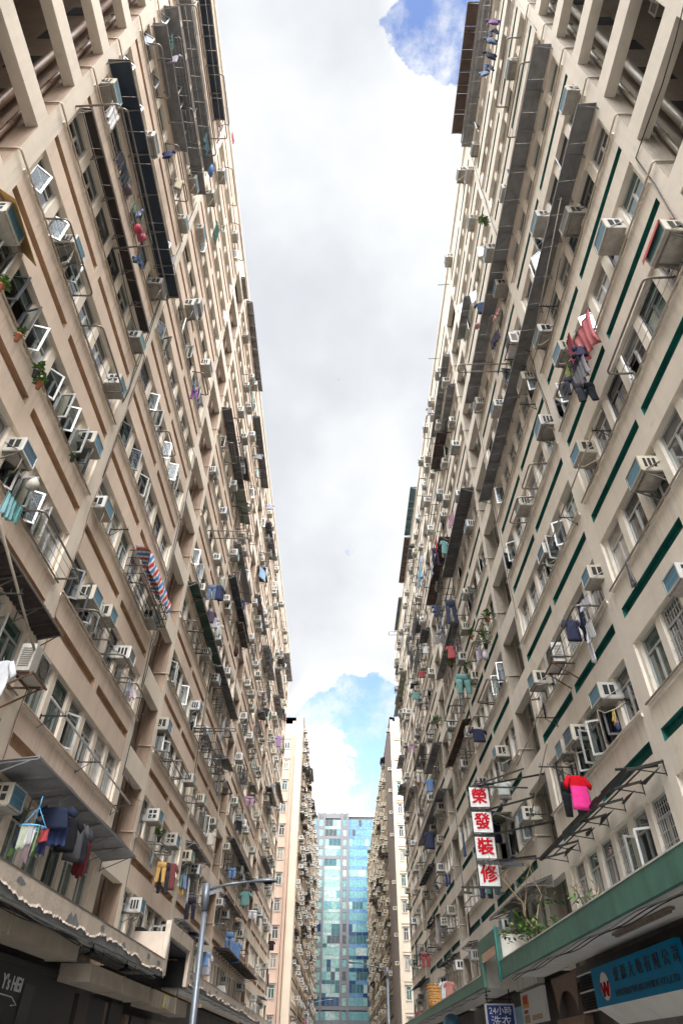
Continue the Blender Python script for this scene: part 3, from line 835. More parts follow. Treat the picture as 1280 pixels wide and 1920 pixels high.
        if n < 100:
            key = (round(w, 3), kind)
            if key not in cache: cache[key] = {}
            def got(nm, mk, ms):
                kk = nm+str([x.name for x in ms])
                if kk not in cache[key]: cache[key][kk] = mk().mesh(nm, ms)
                return cache[key][kk]
            fo = link('window', got('window', lambda: window_frame_mb(w, h, kind), [(M_ALU, M_DKFR)[dk]]), bld, loc, ROT[s])
            link('pane', got('pane', lambda: pane_mb(w, h, kind), [M_PANES[pm_], M_VOID]), fo)
            if kind.startswith('open'):
                for sd in ((1,) if kind == 'open' else (1, -1)):
                    a = rng.choice((.75, 1.05, 1.3, 1.5))
                    link('sash', got('sash%d%.2f' % (sd, a), lambda: sash_mb(w, h, a, sd), [(M_ALU, M_DKFR)[dk], M_SASHG]), fo).name = 'sash'
        else:
            mt = Matrix.Translation(loc) @ Matrix.Rotation(ROT[s], 4, 'Z')
            fr.add(window_frame_mb(w, h, 'plain'), mt, dk)
            pb = pane_mb(w, h, kind if kind.startswith('open') else 'plain')
            pb.m = [5 if a else pm_ for a in pb.m]
            pn.add(pb, mt)
            if kind.startswith('open') and s in 'RL':
                sb = sash_mb(w, h, rng.choice((.75, 1.05, 1.3)), rng.choice((1,-1))); sb.m = [2 if a else dk for a in sb.m]; fr.add(sb, mt)
    if fr.v:
        st = obj('windows', fr, [M_ALU, M_DKFR, M_SASHG], bld); st['kind'] = 'stuff'
        st2 = obj('window_panes', pn, M_PANES+[M_VOID], bld); st2['kind'] = 'stuff'
    if s in 'RL':
        rank = sorted(pipes, key=lambda p: -shown([W(s,p[0],0,p[2]), W(s,p[1],0,p[2]), W(s,p[1],0,p[2]+.1), W(s,p[0],0,p[2]+.1)]))
        rest = MB(); mp = mat('sill_pipe_paint_'+('cream' if s == 'R' else 'pink'), (.42,.37,.30) if s == 'R' else (.42,.31,.23), .5, .2)
        for n, (a, b_, z, path) in enumerate(rank):
            t = MB(); t.tube([Vector(W(s, y, d, z))-off for y, d in path], .026, 6)
            if n < 100: obj('sill_pipe', t, mp, bld)
            else: rest.add(t)
        if rest.v: obj('sill_pipes', rest, mp, bld)['kind'] = 'stuff'
        for (y, d, r) in drains:
            t = MB(); t.tube([Vector(W(s,y,d,zlow))-off, Vector(W(s,y,d,ztop))-off], r, 10)
            for k in ks: t.tube([Vector(W(s,y,d,3*k+1.2))-off, Vector(W(s,y,d,3*k+1.34))-off], r*1.16, 10)
            obj('drain_pipe', t, M_PIPE[s], bld)
    # loose cables and thin service pipes stapled to the front
    rb = random.Random(s+'cable'); mc = mat('black_cable', (.03,.03,.03), .6)
    for n in range(45 if s in 'RL' else 0):
        m = rb.choice((0,0,0,1,1,1,2,2,3)); u = rb.choice((o[0]-.15, o[3]+.18, o[3]+.5, o[4]-.12, o[7]+.15, o[7]+.4)); y = J+m*P+u+rb.uniform(-.05,.05)
        if y > ymax-1 or y < ymin+1: continue
        ka = rb.randint(1, kmax-1); kb = min(kmax, ka+rb.choice((1,2,3,5)))
        pts = [(y+rb.uniform(-.04,.04), .02+rb.uniform(0,.03), 3*ka+1.2)]
        z = 3*ka+1.2
        while z < 3*kb+1.2: z += .75; pts.append((y+rb.uniform(-.06,.06), .02+rb.uniform(0,.04), z))
        if rb.random() < .6:
            y2 = y+rb.uniform(1.5,4)*rb.choice((-1,1)); pts += [(y+(y2-y)*f, .05, z+.1-.3*math.sin(PI*f)) for f in (.25,.5,.75,1)]
        c = MB(); c.tube([Vector(W(s,a,b,d))-off for a, b, d in pts], rb.choice((.007,.009,.012,.015)), 5)
        obj('loose_cable', c, mc if rb.random() < .55 else M_PIPE[s], bld)
    return bld, wins, off
BL = {}
BL['L'] = build_block('L', 'apartment_block', 'long pink-brown apartment block on the left with brown slots under its windows', -13.4, 81.3, 1, 13, 43.2)
BL['R'] = build_block('R', 'apartment_block', 'long cream apartment block on the right with dark green slots under its windows', -13.0, 72.6, 1, 12, 40.3)
BL['l'] = build_block('l', 'apartment_block', 'weathered tan apartment block beyond the left one, with a pale pink end wall', 97.0, 201.0, 0, 13, 41.4, zlow=.5)
BL['r'] = build_block('r', 'apartment_block', 'brown apartment block beyond the right one, with a cream end wall', 97.0, 200.0, 0, 13, 41.6, zlow=.5, mods=range(0, 6))
# ------------------------------------------------------------------ ends of the far blocks
def wallbox(bld, off, name, x0, x1, y0, y1, z0, z1, m):
    b = MB(); b.box(x0-off.x, x1-off.x, y0-off.y, y1-off.y, z0-off.z, z1-off.z); return obj(name, b, m, bld)
M_PINKEND = mat('pale_pink_end_wall', (.42,.30,.23), .8, var=.08, scale=.6, streak=.12)
M_CREAMEND = mat('pale_cream_end_wall', (.42,.36,.285), .8, var=.08, scale=.6, streak=.12)
M_CREAMCOL = mat('cream_corner_strip', (.42,.345,.265), .8, var=.08, scale=.6, streak=.15)
M_BROWNW = mat('dark_brown_render', (.145,.115,.095), .85, var=.12, scale=.8, streak=.2)
def end_windows(s, bld, off, xc, y, w, h, z0, n, step, m):
    for i in range(n):
        z = z0+i*step
        f = window_frame_mb(w, h, 'plain')
        o = obj('window', f, M_ALU, bld, (xc-off.x, y-.02-off.y, z-off.z), 0)
        o.rotation_euler = (0,0,PI)
        p = pane_mb(w, h, 'plain'); obj('pane', p, [M_PANES[(i*3) % 4], M_VOID], o)
        hd = MB(); hd.box(xc-w/2-.12-off.x, xc+w/2+.12-off.x, y-.16-off.y, y-.002-off.y, z+h+.12-off.z, z+h+.2-off.z)
        hd.box(xc-w/2-.05-off.x, xc+w/2+.05-off.x, y-.07-off.y, y-.002-off.y, z-.1-off.z, z-.03-off.z)
        obj('window_hood', hd, m, bld)
b, wn, of = BL['l']
wallbox(b, of, 'end_wall', -19, -6.96, 96.6, 96.99, GZ, 40.2, M_PINKEND)
wallbox(b, of, 'corner_strip', -6.95, -5.87, 96.2, 98.6, GZ, 41.2, M_CREAMCOL)
wallbox(b, of, 'corner_strip', -7.5, -6.96, 96.4, 96.596, GZ, 40.6, M_PINKEND)
end_windows('l', b, of, -8.15, 96.6, .74, 1.35, .1, 13, 3.02, M_PINKEND)
for xx in (-7.35, -6.9): 
    t = MB(); t.tube([(xx-of.x, 96.15-of.y, 0), (xx-of.x, 96.15-of.y, 40)], .05, 6); obj('drain_pipe', t, M_PIPE['L'], b)
b, wn, of = BL['r']
wallbox(b, of, 'end_wall', 7.9, 21, 96.7, 96.99, GZ, 40.8, M_CREAMEND)
wallbox(b, of, 'blank_wall', 7.6, 8.4, 97.0, 111.3, GZ, 41.6, M_BROWNW)
wallbox(b, of, 'corner_strip', 7.58, 8.0, 96.5, 97.0, GZ, 41.0, M_CREAMCOL)
end_windows('r', b, of, 8.55, 96.7, .62, 1.35, .1, 13, 3.02, M_CREAMEND)
for i in range(13):
    g = MB(); g.box(8.0-of.x, 9.4-of.x, 96.62-of.y, 96.697-of.y, 1.9+i*3.02-of.z, 1.97+i*3.02-of.z); obj('string_course', g, M_CREAMEND, b)
t = MB(); t.tube([(7.95-of.x, 96.55-of.y, 0), (7.95-of.x, 96.55-of.y, 41)], .05, 6); obj('drain_pipe', t, M_PIPE['R'], b)

# ------------------------------------------------------------------ glass office tower at the end of the street
TW = thing('office_tower', 'tall grey office tower with turquoise and blue glass closing the end of the street', 'tower', (-2.0, 205, GZ))
to = Vector((-2.0, 205, GZ))
M_TGREY = mat('grey_stone_cladding', (.095,.095,.105), .6, var=.10, scale=.6, streak=.08)
M_TLIGHT = mat('light_grey_cladding', (.33,.335,.36), .55, var=.06, scale=.5)
TG = [glass('mint_glass', (0.161,0.257,0.239), .08, .3, .02, 1.3), glass('aqua_glass', (0.0965,0.203,0.217), .08, .3, .02, 1.3), glass('deep_teal_glass', (0.0318,0.0804,0.0947), .06, .5, .02, 1.3), glass('sky_blue_glass', (0.0733,0.145,0.252), .06, .4, .02, 1.3),
      glass('grey_blinds_glass', (0.0476,0.0548,0.062), .1, .4, .02, 1.3), glass('deep_blue_glass', (0.0151,0.0354,0.0835), .06, .5, .02, 1.3), glass('pale_blinds_glass', (0.244,0.303,0.297), .1, .3, .02, 1.3), glass('mid_blue_glass', (0.0872,0.169,0.265), .06, .4, .02, 1.3)]
M_TFR = mat('tower_glazing_bar', (.16,.26,.28), .4, .3)
def tb(name, x0, x1, y0, y1, z0, z1, m, parent=TW):
    bb = MB(); bb.box(x0-to.x, x1-to.x, y0-to.y, y1-to.y, z0-to.z, z1-to.z); return obj(name, bb, m, parent)
tb('core_wall', -6.8, 2.55, 206.0, 226, GZ, 58.0, M_TGREY)
tb('side_wall', -16, -6.81, 206.3, 226, GZ, 57.9, M_TLIGHT); tb('side_wall', 2.56, 18, 206.3, 226, GZ, 57.9, M_TLIGHT)
for x0, x1 in ((-6.8,-6.22), (-4.96,-4.42), (.22,.88), (1.94,2.6)): tb('pier', x0, x1, 205.2, 205.99, GZ, 58.05, M_TGREY)
pent = tb('penthouse', -6.4, 2.45, 207.5, 215, 58.0, 60.4, M_TLIGHT)
ring = MB(); ring.tube([(-1.8+.75*math.cos(a*PI/12)-to.x, 207.48-to.y, 59.2+.75*math.sin(a*PI/12)-to.z) for a in range(25)], .03, 5); obj('ring_mark', ring, M_TGREY, pent)
tb('parapet', -16, -6.82, 205.3, 206.28, 57.2, 58.0, M_TLIGHT); tb('parapet', 2.62, 18, 205.3, 206.28, 56.9, 58.0, M_TLIGHT)
tb('parapet', -4.4, .2, 205.4, 205.98, 56.4, 57.6, M_TGREY)
rt = random.Random(4)
nf = 22; cnt = 0
for i in range(nf):
    zt = 56.0-i*2.66 if i < 17 else 56.0-16*2.66-(i-16)*2.9
    zb = zt-1.75
    if zb < 0: break
    def glazed(name, x0, x1, za, zb_, n, pal, y=205.45):
        global cnt
        mb = MB(); w = (x1-x0)/n
        run = rt.choice(pal)
        for k in range(n):
            if rt.random() < .45: run = rt.choice(pal)
            mb.box(x0+k*w+.03-to.x, x0+(k+1)*w-.03-to.x, y-to.y, y+.05-to.y, zb_-to.z, za-to.z, run)
        mb.box(x0-to.x, x1-to.x, y+.06-to.y, y+.3-to.y, zb_-.03-to.z, za+.03-to.z, 8)
        cnt += 1
        return obj(name, mb, TG+[M_TFR], TW)
    low = i > 9
    pc = [0,0,0,1,6,1] + ([2,4,5,2] if low else [4,2])
    glazed('window', -4.4, .2, zt, zb, 4, pc)
    if i in (1, 3) or i > 15: tb('spandrel', -4.4, .2, 205.4, 205.8, zb-.85, zb-.06, M_TGREY)
    else: glazed('spandrel_glass', -4.4, .2, zb-.06, zb-.85, 4, [6,6,0] if not low else [6,6,2])
    glazed('window', -6.2, -4.98, zt-.05, zb, 1, [0,1,0,0] + ([5,2] if low else []))
    glazed('window', .9, 1.92, zt-.05, zb, 1, [0,0,1,6] + ([4] if low else []))
    tb('sill_panel', -6.2, -4.98, 205.4, 205.8, zb-.88, zb-.06, M_TGREY); tb('sill_panel', .9, 1.92, 205.4, 205.8, zb-.88, zb-.06, M_TGREY)
    glazed('window', 2.65, 17, zt, zb, 15, ([1,1,0,6,1,2] if i > 1 else [3,1,7,4]) + ([4,5] if low else []))
    if i > 15: tb('spandrel', 2.65, 17, 205.4, 205.8, zb-.85, zb-.06, M_TGREY)
    else: glazed('spandrel_glass', 2.65, 17, zb-.06, zb-.85, 8, [3,7,3,7] if not low else [3,5,2,5])
    glazed('window', -15, -6.85, zt, zb, 9, [1,0,1,2,3]); glazed('spandrel_glass', -15, -6.85, zb-.06, zb-.85, 5, [3,7])
# hills of more city are hidden; the cross street stays open

# ------------------------------------------------------------------ street
M_ROAD = mat('asphalt', (.05,.05,.052), .85, var=.25, scale=2, bump=.3)
g = MB(); g.box(-400, 400, -300, 600, GZ-.3, GZ-.16); struct('ground', g, mat('city_ground', (.10,.10,.095), .9))
g = MB(); g.box(-4.0, 4.0, -200, 205, GZ-.16, GZ-.13); struct('road', g, M_ROAD)
for x0, x1 in ((-7.6,-4.0), (4.0,7.5)):
    g = MB(); g.box(x0, x1, -200, 205, GZ-.16, GZ); struct('pavement', g, mat('concrete_paving', (.38,.37,.35), .85, var=.2, scale=2))
g = MB()
for y in range(-60, 200, 6): g.box(-.06, .06, y, y+2.5, GZ-.13, GZ-.126)
struct('road_marking', g, mat('worn_white_paint', (.7,.7,.68), .7, var=.2))

# ------------------------------------------------------------------ placing words
def place_words(s, y, z):
    m, i = slot_of(s, y); k = int(math.floor(z/3))
    wl = ORD[max(0, m+1)] if m+1 > 0 else 'first'
    return ORD[max(1, min(15, k))], ORD[i], ORD[max(1, min(15, m+1))]
def unique_tag(o, stem, s, y, z, cat, group, tail=''):
    st, wi, well = place_words(s, y, z)
    side = SIDE[s]
    lab = '%s, %s, %s storey, %s window after %s light well' % (stem, side, st, wi, well)
    if len(lab.split()) > 15: lab = lab.replace(' window after', ' window,')
    if lab in LABELS:
        for pre in ('another ', 'one more ', 'yet another ', 'additional ', 'extra ', 'further '):
            if pre+lab not in LABELS: lab = pre+lab; break
    return tag(o, lab, cat, group)

# ------------------------------------------------------------------ air conditioners
def ac_parts(fin, slots, under):
    c = MB()
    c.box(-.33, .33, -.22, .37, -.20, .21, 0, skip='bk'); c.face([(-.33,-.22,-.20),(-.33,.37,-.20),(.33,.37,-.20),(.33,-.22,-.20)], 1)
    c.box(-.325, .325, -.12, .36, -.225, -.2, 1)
    for sd in (-1, 1):
        x = sd*.3335
        for k in range(slots):
            y0 = .02+k*.30/slots; y1 = y0+.30/slots-.035
            if slots == 4:
                y0 = .03+(k % 2)*.15; y1 = y0+.11; z0, z1 = ((-.12, .0), (.04, .15))[k//2]
            else: z0, z1 = -.12, .14
            c.face([(x,y0,z0),(x,y1,z0),(x,y1,z1),(x,y0,z1)], 2)
    g = MB(); t = .035
    for x0, x1, z0, z1 in ((-.33,-.33+t,-.2,.21), (.33-t,.33,-.2,.21), (-.33+t,.33-t,-.2,-.2+t), (-.33+t,.33-t,.21-t,.21)): g.box(x0, x1, .37, .395, z0, z1, 0)
    g.box(-.33+t, .33-t, .37, .38, -.2+t, .21-t, 1)
    b = MB()
    for sd in (-1, 1):
        b.bar((sd*.35,.30,-.21), (sd*.35,-.20,.12), .022, .012)
        if under: b.bar((sd*.27,.30,-.235), (sd*.27,-.22,-.235), .03); b.bar((sd*.27,.28,-.245), (sd*.27,-.22,-.52), .025)
    if under: b.bar((-.3,.30,-.25), (.3,.30,-.25), .03)
    return c, g, b
AC_VAR = [(0,2,0),(0,3,1),(1,3,0),(2,2,1),(0,4,0),(3,3,0),(4,2,1),(1,2,1)]
FIN_W = ['blue finned', 'grey finned', 'teal finned', 'tan finned', 'navy finned']
ACP = []
for fi, sl, un in AC_VAR:
    c, g, b = ac_parts(fi, sl, un)
    one = MB(); one.add(c); gg = MB(); gg.v, gg.f, gg.sm = g.v, g.f, g.sm; gg.m = [0 if a == 0 else 3 for a in g.m]; one.add(gg); bb = MB(); bb.v, bb.f, bb.sm = b.v, b.f, b.sm; bb.m = [0]*len(b.m); one.add(bb)
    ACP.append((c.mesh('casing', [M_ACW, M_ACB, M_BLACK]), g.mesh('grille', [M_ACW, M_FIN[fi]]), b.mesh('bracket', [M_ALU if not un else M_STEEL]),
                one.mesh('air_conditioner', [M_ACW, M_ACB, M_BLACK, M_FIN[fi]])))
hose = MB(); hose.tube([(.1,.3,-.21), (.12,.34,-.3), (.0,.25,-.44), (-.2,.05,-.42), (-.28,-.15,-.3)], .014, 6); HOSE = hose.mesh('drain_hose', [mat('pale_hose', (.6,.52,.42), .5)])
AGRP = 'air conditioners in the window openings'
ra = random.Random(21)
AC_POS = list(ACS)
def free(s, y, z): return all(not (a == s and abs(b-y) < .95 and abs(c-z) < .8) for a, b, c in AC_POS)
tries = 0
while len(AC_POS) < 296 and tries < 6000:
    tries += 1
    s = ra.choice('LR'); m = ra.choice((1,2,2,2,3,3,3,3)); J, P, o = MOD[s]
    i = ra.randrange(12); k = ra.randint(1, 13 if s == 'L' else 12)
    y = J+m*P+(o[0] if i < 6 else o[4])+((i % 6)+.5)*1.21+ra.uniform(-.1, .1); z = 3*k+ra.uniform(1.0, 1.3)
    if y > (82 if s == 'L' else 71.5) or y < 26 or not free(s, y, z): continue
    AC_POS.append((s, y, z))
for n, (s, y, z) in enumerate(AC_POS):
    v = ra.choices(range(8), (5,3,2,2,3,1,1,1))[0]
    c, g, b, one = ACP[v]
    x = SG[s]*(XW[s]+.02)
    r = math.hypot(y, z)
    sc = .96+.16*ra.random()
    if r < 46:
        t = link('air_conditioner', None, None, (x, y, z), ROT[s]+ra.uniform(-.03,.03))
        link('casing', c, t); link('grille', g, t); link('bracket', b, t)
        if ra.random() < .4: link('drain_hose', HOSE, t)
    else: t = link('air_conditioner', one, None, (x, y, z), ROT[s])
    t.scale = (sc*ra.uniform(.92,1.1), sc, sc*ra.uniform(.9,1.08))
    unique_tag(t, FIN_W[AC_VAR[v][0]]+' air conditioner', s, y, z, 'air conditioner', AGRP)
# the rest, tiny and countless on the two far blocks
far = {'l': MB(), 'r': MB()}
proto = []
for fi, sl, un in AC_VAR[:3]:
    c, g, b = ac_parts(fi, sl, un); one = MB(); one.add(c); gm = MB(); gm.v, gm.f, gm.sm = g.v, g.f, g.sm; gm.m = [0 if a == 0 else 3 for a in g.m]; one.add(gm); proto.append(one)
for s in 'lr':
    for (yc, z0, w, h, k, i) in BL[s][1]:
        if yc > 165 and ra.random() < .4: continue
        if ra.random() < .40:
            far[s].add(ra.choice(proto), Matrix.Translation((SG[s]*(XW[s]-.05), yc, z0+ra.uniform(.6,1.2))) @ Matrix.Rotation(ROT[s], 4, 'Z') @ Matrix.Scale(ra.uniform(1.0, 1.3), 4))
    for k in range(14):
        if s == 'r' and ra.random() < .75:
            far[s].add(ra.choice(proto), Matrix.Translation((7.5, 98+ra.uniform(0,.6), 3*k+.9)) @ Matrix.Rotation(PI/2, 4, 'Z'))
    o = obj('air_conditioners', far[s], [M_ACW, M_ACB, M_BLACK, M_FIN[1]]); o['kind'] = 'stuff'
    tag(o, 'crowd of tiny air conditioners all over the far %s apartment block' % ('left' if s == 'l' else 'right'), 'air conditioners')
# split condensers standing on wall brackets
def condenser(s, y, z, d, label, rz=0., w=.85, h=.62, dp=.32, shelf=True):
    t = thing('condenser_unit', label, 'condenser', (SG[s]*(XW[s]-d), y, z), ROT[s]+rz, 'split condenser units')
    c = MB(); c.box(-w/2, w/2, -dp/2, dp/2, 0, h); obj('casing', c, M_ACW, t)
    g = MB(); n = 11
    for k in range(n): g.box(-w/2+.04, w/2-.30, dp/2+.002, dp/2+.014, .05+k*(h-.1)/n, .05+k*(h-.1)/n+.02)
    for sd in (-1, 1):
        for k in range(9): g.box(sd*w/2+(.002 if sd > 0 else -.012), sd*w/2+(.012 if sd > 0 else -.002), -dp/2+.05, dp/2-.05, .1+k*.05, .118+k*.05)
    obj('louvre', g, M_STEEL, t)
    f = MB(); f.tube([(-w/2+.29+.21*math.cos(a*PI/10), dp/2+.02, h/2+.21*math.sin(a*PI/10)) for a in range(21)], .008, 5); obj('fan_guard', f, M_STEELD, t)
    if shelf:
        b = MB()
        for sd in (-1, 1):
            b.bar((sd*w*.4,dp/2+.08,-.03), (sd*w*.4,-d-.0,-.03), .035); b.bar((sd*w*.4,dp/2,-.04), (sd*w*.4,-d,-.5), .03)
        b.bar((-w*.5,dp/2+.08,-.03), (w*.5,dp/2+.08,-.03), .035); b.bar((-w*.5,-dp/2,-.03), (w*.5,-dp/2,-.03), .035)
        obj('bracket', b, M_RUST, t)
    return t
CU = [('R',14.1,20.35,.5,'cream split condenser on a bracket under the grey awnings of the right block'),
      ('R',17.3,9.0,.45,'dented grey condenser draped with a red hanger beside a barred rack'),
      ('L',12.5,6.1,.62,'big louvred condenser on a rusty shelf below the lowest left windows'),
      ('L',62.5,3.0,.75,'tall condenser standing on the end of the left canopy')]
for a in CU: condenser(*a)
condenser('L', 22.6, 3.35, -1.0, 'cream condenser lodged inside the second light well of the left block', shelf=True)
condenser('L', 63.9, 3.0, .75, 'dark sided condenser last in line on the left canopy', shelf=False)
# units inside the light well overhead
for (y, z, d, lab) in ((4.6,16.4,-2.6,'dusty condenser deep in the overhead right light well'), (4.3,22.8,-2.4,'higher condenser deep in the overhead right light well'), (3.6,19.6,-3.0,'middle condenser against the back of the overhead right light well')):
    condenser('R', y, z, d, lab, rz=PI/2)

# ------------------------------------------------------------------ awnings
AWM = {'grey': mat('grey_metal_awning', (.235,.235,.245), .55, .2, var=.22, scale=2.5, streak=.3, rnd=.2, stain=.3), 'dark': mat('dark_metal_awning', (.10,.10,.105), .6, .2, var=.25, scale=2.5),
       'navy': mat('navy_metal_awning', (.018,.032,.055), .5, .1, var=.2, scale=2.5), 'teal': mat('teal_metal_awning', (.04,.10,.12), .5, .1, var=.2, scale=2.5),
       'brown': mat('brown_board_awning', (.075,.05,.042), .8, var=.3, scale=2.5, streak=.3), 'olive': mat('olive_plastic_awning', (.22,.23,.17), .5, var=.2, scale=2.5),
       'green': mat('green_plastic_awning', (.01,.055,.042), .4, var=.25, scale=2.5), 'rust': mat('rusty_sheet_awning', (.05,.03,.022), .8, var=.5, scale=4, stain=.3),
       'navycorr': mat('navy_corrugated_awning', (.03,.055,.08), .5, .2, var=.2), 'rustcorr': mat('rusty_corrugated_awning', (.045,.032,.030), .85, .1, var=.5, scale=5), 'blackrag': mat('blackened_awning', (.014,.013,.013), .8, var=.4, scale=5), 'ruin': M_STEELD, 'blackboard': mat('dark_brown_board_awning', (.035,.025,.022), .7, var=.3)}
AWW = {'grey':'grey sheet metal awning','dark':'dark sheet metal awning','navy':'navy blue metal awning','teal':'teal metal awning','brown':'brown board awning','olive':'olive plastic awning','green':'dark green plastic awning',
       'rust':'rusty sheet awning','navycorr':'navy corrugated awning','rustcorr':'rusty corrugated awning','blackrag':'blackened ragged awning','blackboard':'narrow dark brown awning','ruin':'ruined awning with a bare black frame'}
def awning(s, y1, y2, zi, zo, d, kind, rng):
    L = y2-y1; cy = (y1+y2)/2
    if kind == 'grey' and y1 < 10 and zi > 18: d = max(d, .55)
    t = link('awning', None, None, (SG[s]*XW[s], cy, zi), ROT[s])
    unique_tag(t, AWW[kind], s, cy, zi, 'awning', 'awnings over the windows')
    drop = zo-zi
    sh = MB(); corr = 'corr' in kind
    if kind == 'ruin':
        for k in range(5):
            u0 = -L/2+L*k/5+.05; w = rng.uniform(.3, .9)*L/5
            z = drop*.5-.05
            sh = MB(); sh.face([(u0,.05,z+.03),(u0+w,.03+rng.uniform(0,.1),z-.05),(u0+w*.8,rng.uniform(.15,.3),z-.10),(u0+w*.3,rng.uniform(.2,.35),z-.06)])
            if k < 4: obj('torn_sheet', sh, AWM['blackrag'], t)
    else:
        n = int(L/.09) if corr else max(2, int(round(L/1.0)))
        rag = kind in ('blackrag',)
        rows = []
        for k in range(n+1):
            u = -L/2+L*k/n; zz = (.018*math.cos(k*PI) if corr else rng.uniform(-.03,.03))
            dd = d-(rng.uniform(0,.22) if rag else 0)
            rows.append((u, dd, zz))
        for k in range(n):
            (u0, d0, a), (u1, d1, b_) = rows[k], rows[k+1]
            if not corr: u1 -= .012
            top = [(u0,.003,a),(u1,.003,b_),(u1,d1,drop+b_),(u0,d0,drop+a)]
            bot = [(p[0],p[1],p[2]-.014) for p in top]
            sh.face(top); sh.face(bot[::-1]); sh.face([bot[3],bot[2],top[2],top[3]]); sh.face([bot[0],bot[3],top[3],top[0]]); sh.face([bot[2],bot[1],top[1],top[2]])
    obj('sheet', sh, AWM[kind] if kind != 'ruin' else AWM['blackrag'], t)
    nb = max(2, int(round(L/1.25))); fm = M_STEELD if kind in ('blackrag','ruin','rust') else (M_STEEL if kind not in ('grey','dark') else mat('grey_bracket_paint', (.20,.20,.205), .5, .3))
    for k in range(nb+1):
        u = -L/2+.06+(L-.12)*k/nb; b = MB()
        b.bar((u,.0,-.04), (u,d-.02,drop-.04), .06 if kind == 'ruin' else .03, .05 if kind == 'ruin' else .035); b.bar((u,.0,-.30), (u,d*.8,drop*.8-.05), .022); b.bar((u,.004,.0), (u,.004,-.34), .025)
        obj('bracket', b, fm, t)
    th = .09 if kind == 'ruin' else .03
    r = MB(); r.bar((-L/2,d-.01,drop-.03), (L/2,d-.01,drop-.03), th, .05 if th < .05 else .08)
    if kind in ('rust','ruin'): r.bar((-L/2,d*.5,drop*.5-.03), (L/2,d*.5,drop*.5-.03), .025)
    obj('edge_rail', r, M_RUST if kind == 'rust' else fm, t)
    return t
rw = random.Random(5)
EXTRA = [('R',7.3,13.3,40.35,40.3,.85,'brown',0), ('R',6.0,13.2,38.1,38.05,.55,'grey',0), ('L',5.9,12.2,38.75,38.7,.62,'navy',0), ('L',5.9,13.1,34.3,34.2,.55,'grey',0),
         ('L',6.5,10.4,4.95,5.0,.6,'rustcorr',0)]
for (s, y1, y2, zi, zo, d, kind, _) in AWN+EXTRA:
    if s == 'L' and kind == 'dark' and abs(zi-19.18) < .01: zi, zo, d, kind = 19.55, 19.5, .34, 'blackboard'
    awning(s, y1, y2, zi, zo, min(d, 1.0), kind, rw)
def far_awnings():
    for s in 'lr':
        J, P, o = MOD[s]
        for n in range(34):
            m = rw.randrange(0, 4); h = rw.randrange(2); k = rw.randint(1, 13)
            y1 = J+m*P+(o[0] if h == 0 else o[4]); L = 7.3*rw.choice((.4,.5,1,1)); zi = 3*(k+.56)
            if y1+L > 185: continue
            d = rw.uniform(.5, .9)
            t = MB(); t.face([(-L/2,0,0),(L/2,0,0),(L/2,d,-.25),(-L/2,d,-.25)]); t.face([(-L/2,0,-.03),(L/2,0,-.03),(L/2,d,-.28),(-L/2,d,-.28)]); t.face([(-L/2,d,-.25),(L/2,d,-.25),(L/2,d,-.28),(-L/2,d,-.28)])
            for q in range(4): u = -L/2+L*q/3; t.bar((u,0,-.5), (u,d*.9,-.3), .04)
            a = obj('awning', t, AWM[rw.choice(('dark','grey','brown','dark','olive'))], None, (SG[s]*XW[s], y1+L/2, zi), ROT[s])
            tag(a, 'dark sheet awning over a window of the far %s apartment block' % ('left' if s == 'l' else 'right'), 'awning', 'awnings on the far %s block' % ('left' if s == 'l' else 'right'))
far_awnings()

# ------------------------------------------------------------------ clothes racks and poles
def rack_mesh(L, d, dz, wires, r=.026):
    f = MB(); x = L/2; c = min(.12, d*.3)
    pts = [(-x,0,0)]
    for k in range(5):
        a = k*PI/8; pts.append((-x+c*(1-math.cos(a)), d-c+c*math.sin(a), dz))
    for k in range(5):
        a = k*PI/8; pts.append((x-c+c*math.sin(a), d-c+c*math.cos(a), dz))
    pts.append((x,0,0)); f.tube(pts, r, 6)
    for sd in (-1, 1): f.bar((sd*x,.01,-.05), (sd*x,.01,.05), .05, .03)
    w = MB()
    for k in range(wires):
        y = d*(k+.6)/(wires+.4); w.tube([(-x,y,dz*y/d), (0,y,dz*y/d-.012), (x,y,dz*y/d)], .009, 4)
    return f, w
def rack(s, y1, y2, z, dz, d, wires=3, light=True):
    y1, y2 = min(y1, y2), max(y1, y2); L = max(y2-y1, .35)
    t = link('clothes_rack', None, None, (SG[s]*XW[s], (y1+y2)/2, z), ROT[s])
    unique_tag(t, 'tubular steel clothes rack', s, (y1+y2)/2, z, 'clothes rack', 'clothes racks fixed at the sills')
    f, w = rack_mesh(L, d, dz, wires, .027 if math.hypot(y1, z) < 30 else .03)
    obj('frame', f, M_STEEL if light else M_STEELD, t); obj('line', w, M_WIRE, t)
    return t
rr = random.Random(9)
RACKS += [('L',5.75,9.65,19.2,19.4,1.15), ('L',6.2,12.3,36.3,36.3,1.0), ('L',6.2,12.0,33.3,33.2,.9), ('R',6.4,12.4,36.25,36.2,.9), ('L',6.4,12.6,21.2,21.2,.75), ('L',10.6,13.2,9.17,9.17,.66)]
for (s, y1, y2, z, zo, d) in RACKS: rack(s, y1, y2, z, zo-z, d, rr.choice((3,3,4)) if d < 1.5 else 2)
n = 0
while n < 115:
    s = rr.choice('LR'); m = rr.choice((0,1,1,2,2,3)); J, P, o = MOD[s]; i = rr.randrange(11); k = rr.randint(1, 13 if s == 'L' else 12)
    y = J+m*P+(o[0] if i < 6 else o[4])+(i % 6)*1.21
    if y < 24 or y > 69: continue
    rack(s, y+.1, y+rr.choice((1.2,2.2,2.4)), 3*(k+.06), rr.uniform(-.05,.1), rr.uniform(.5,.8), rr.choice((2,3,4)), rr.random() < .7); n += 1
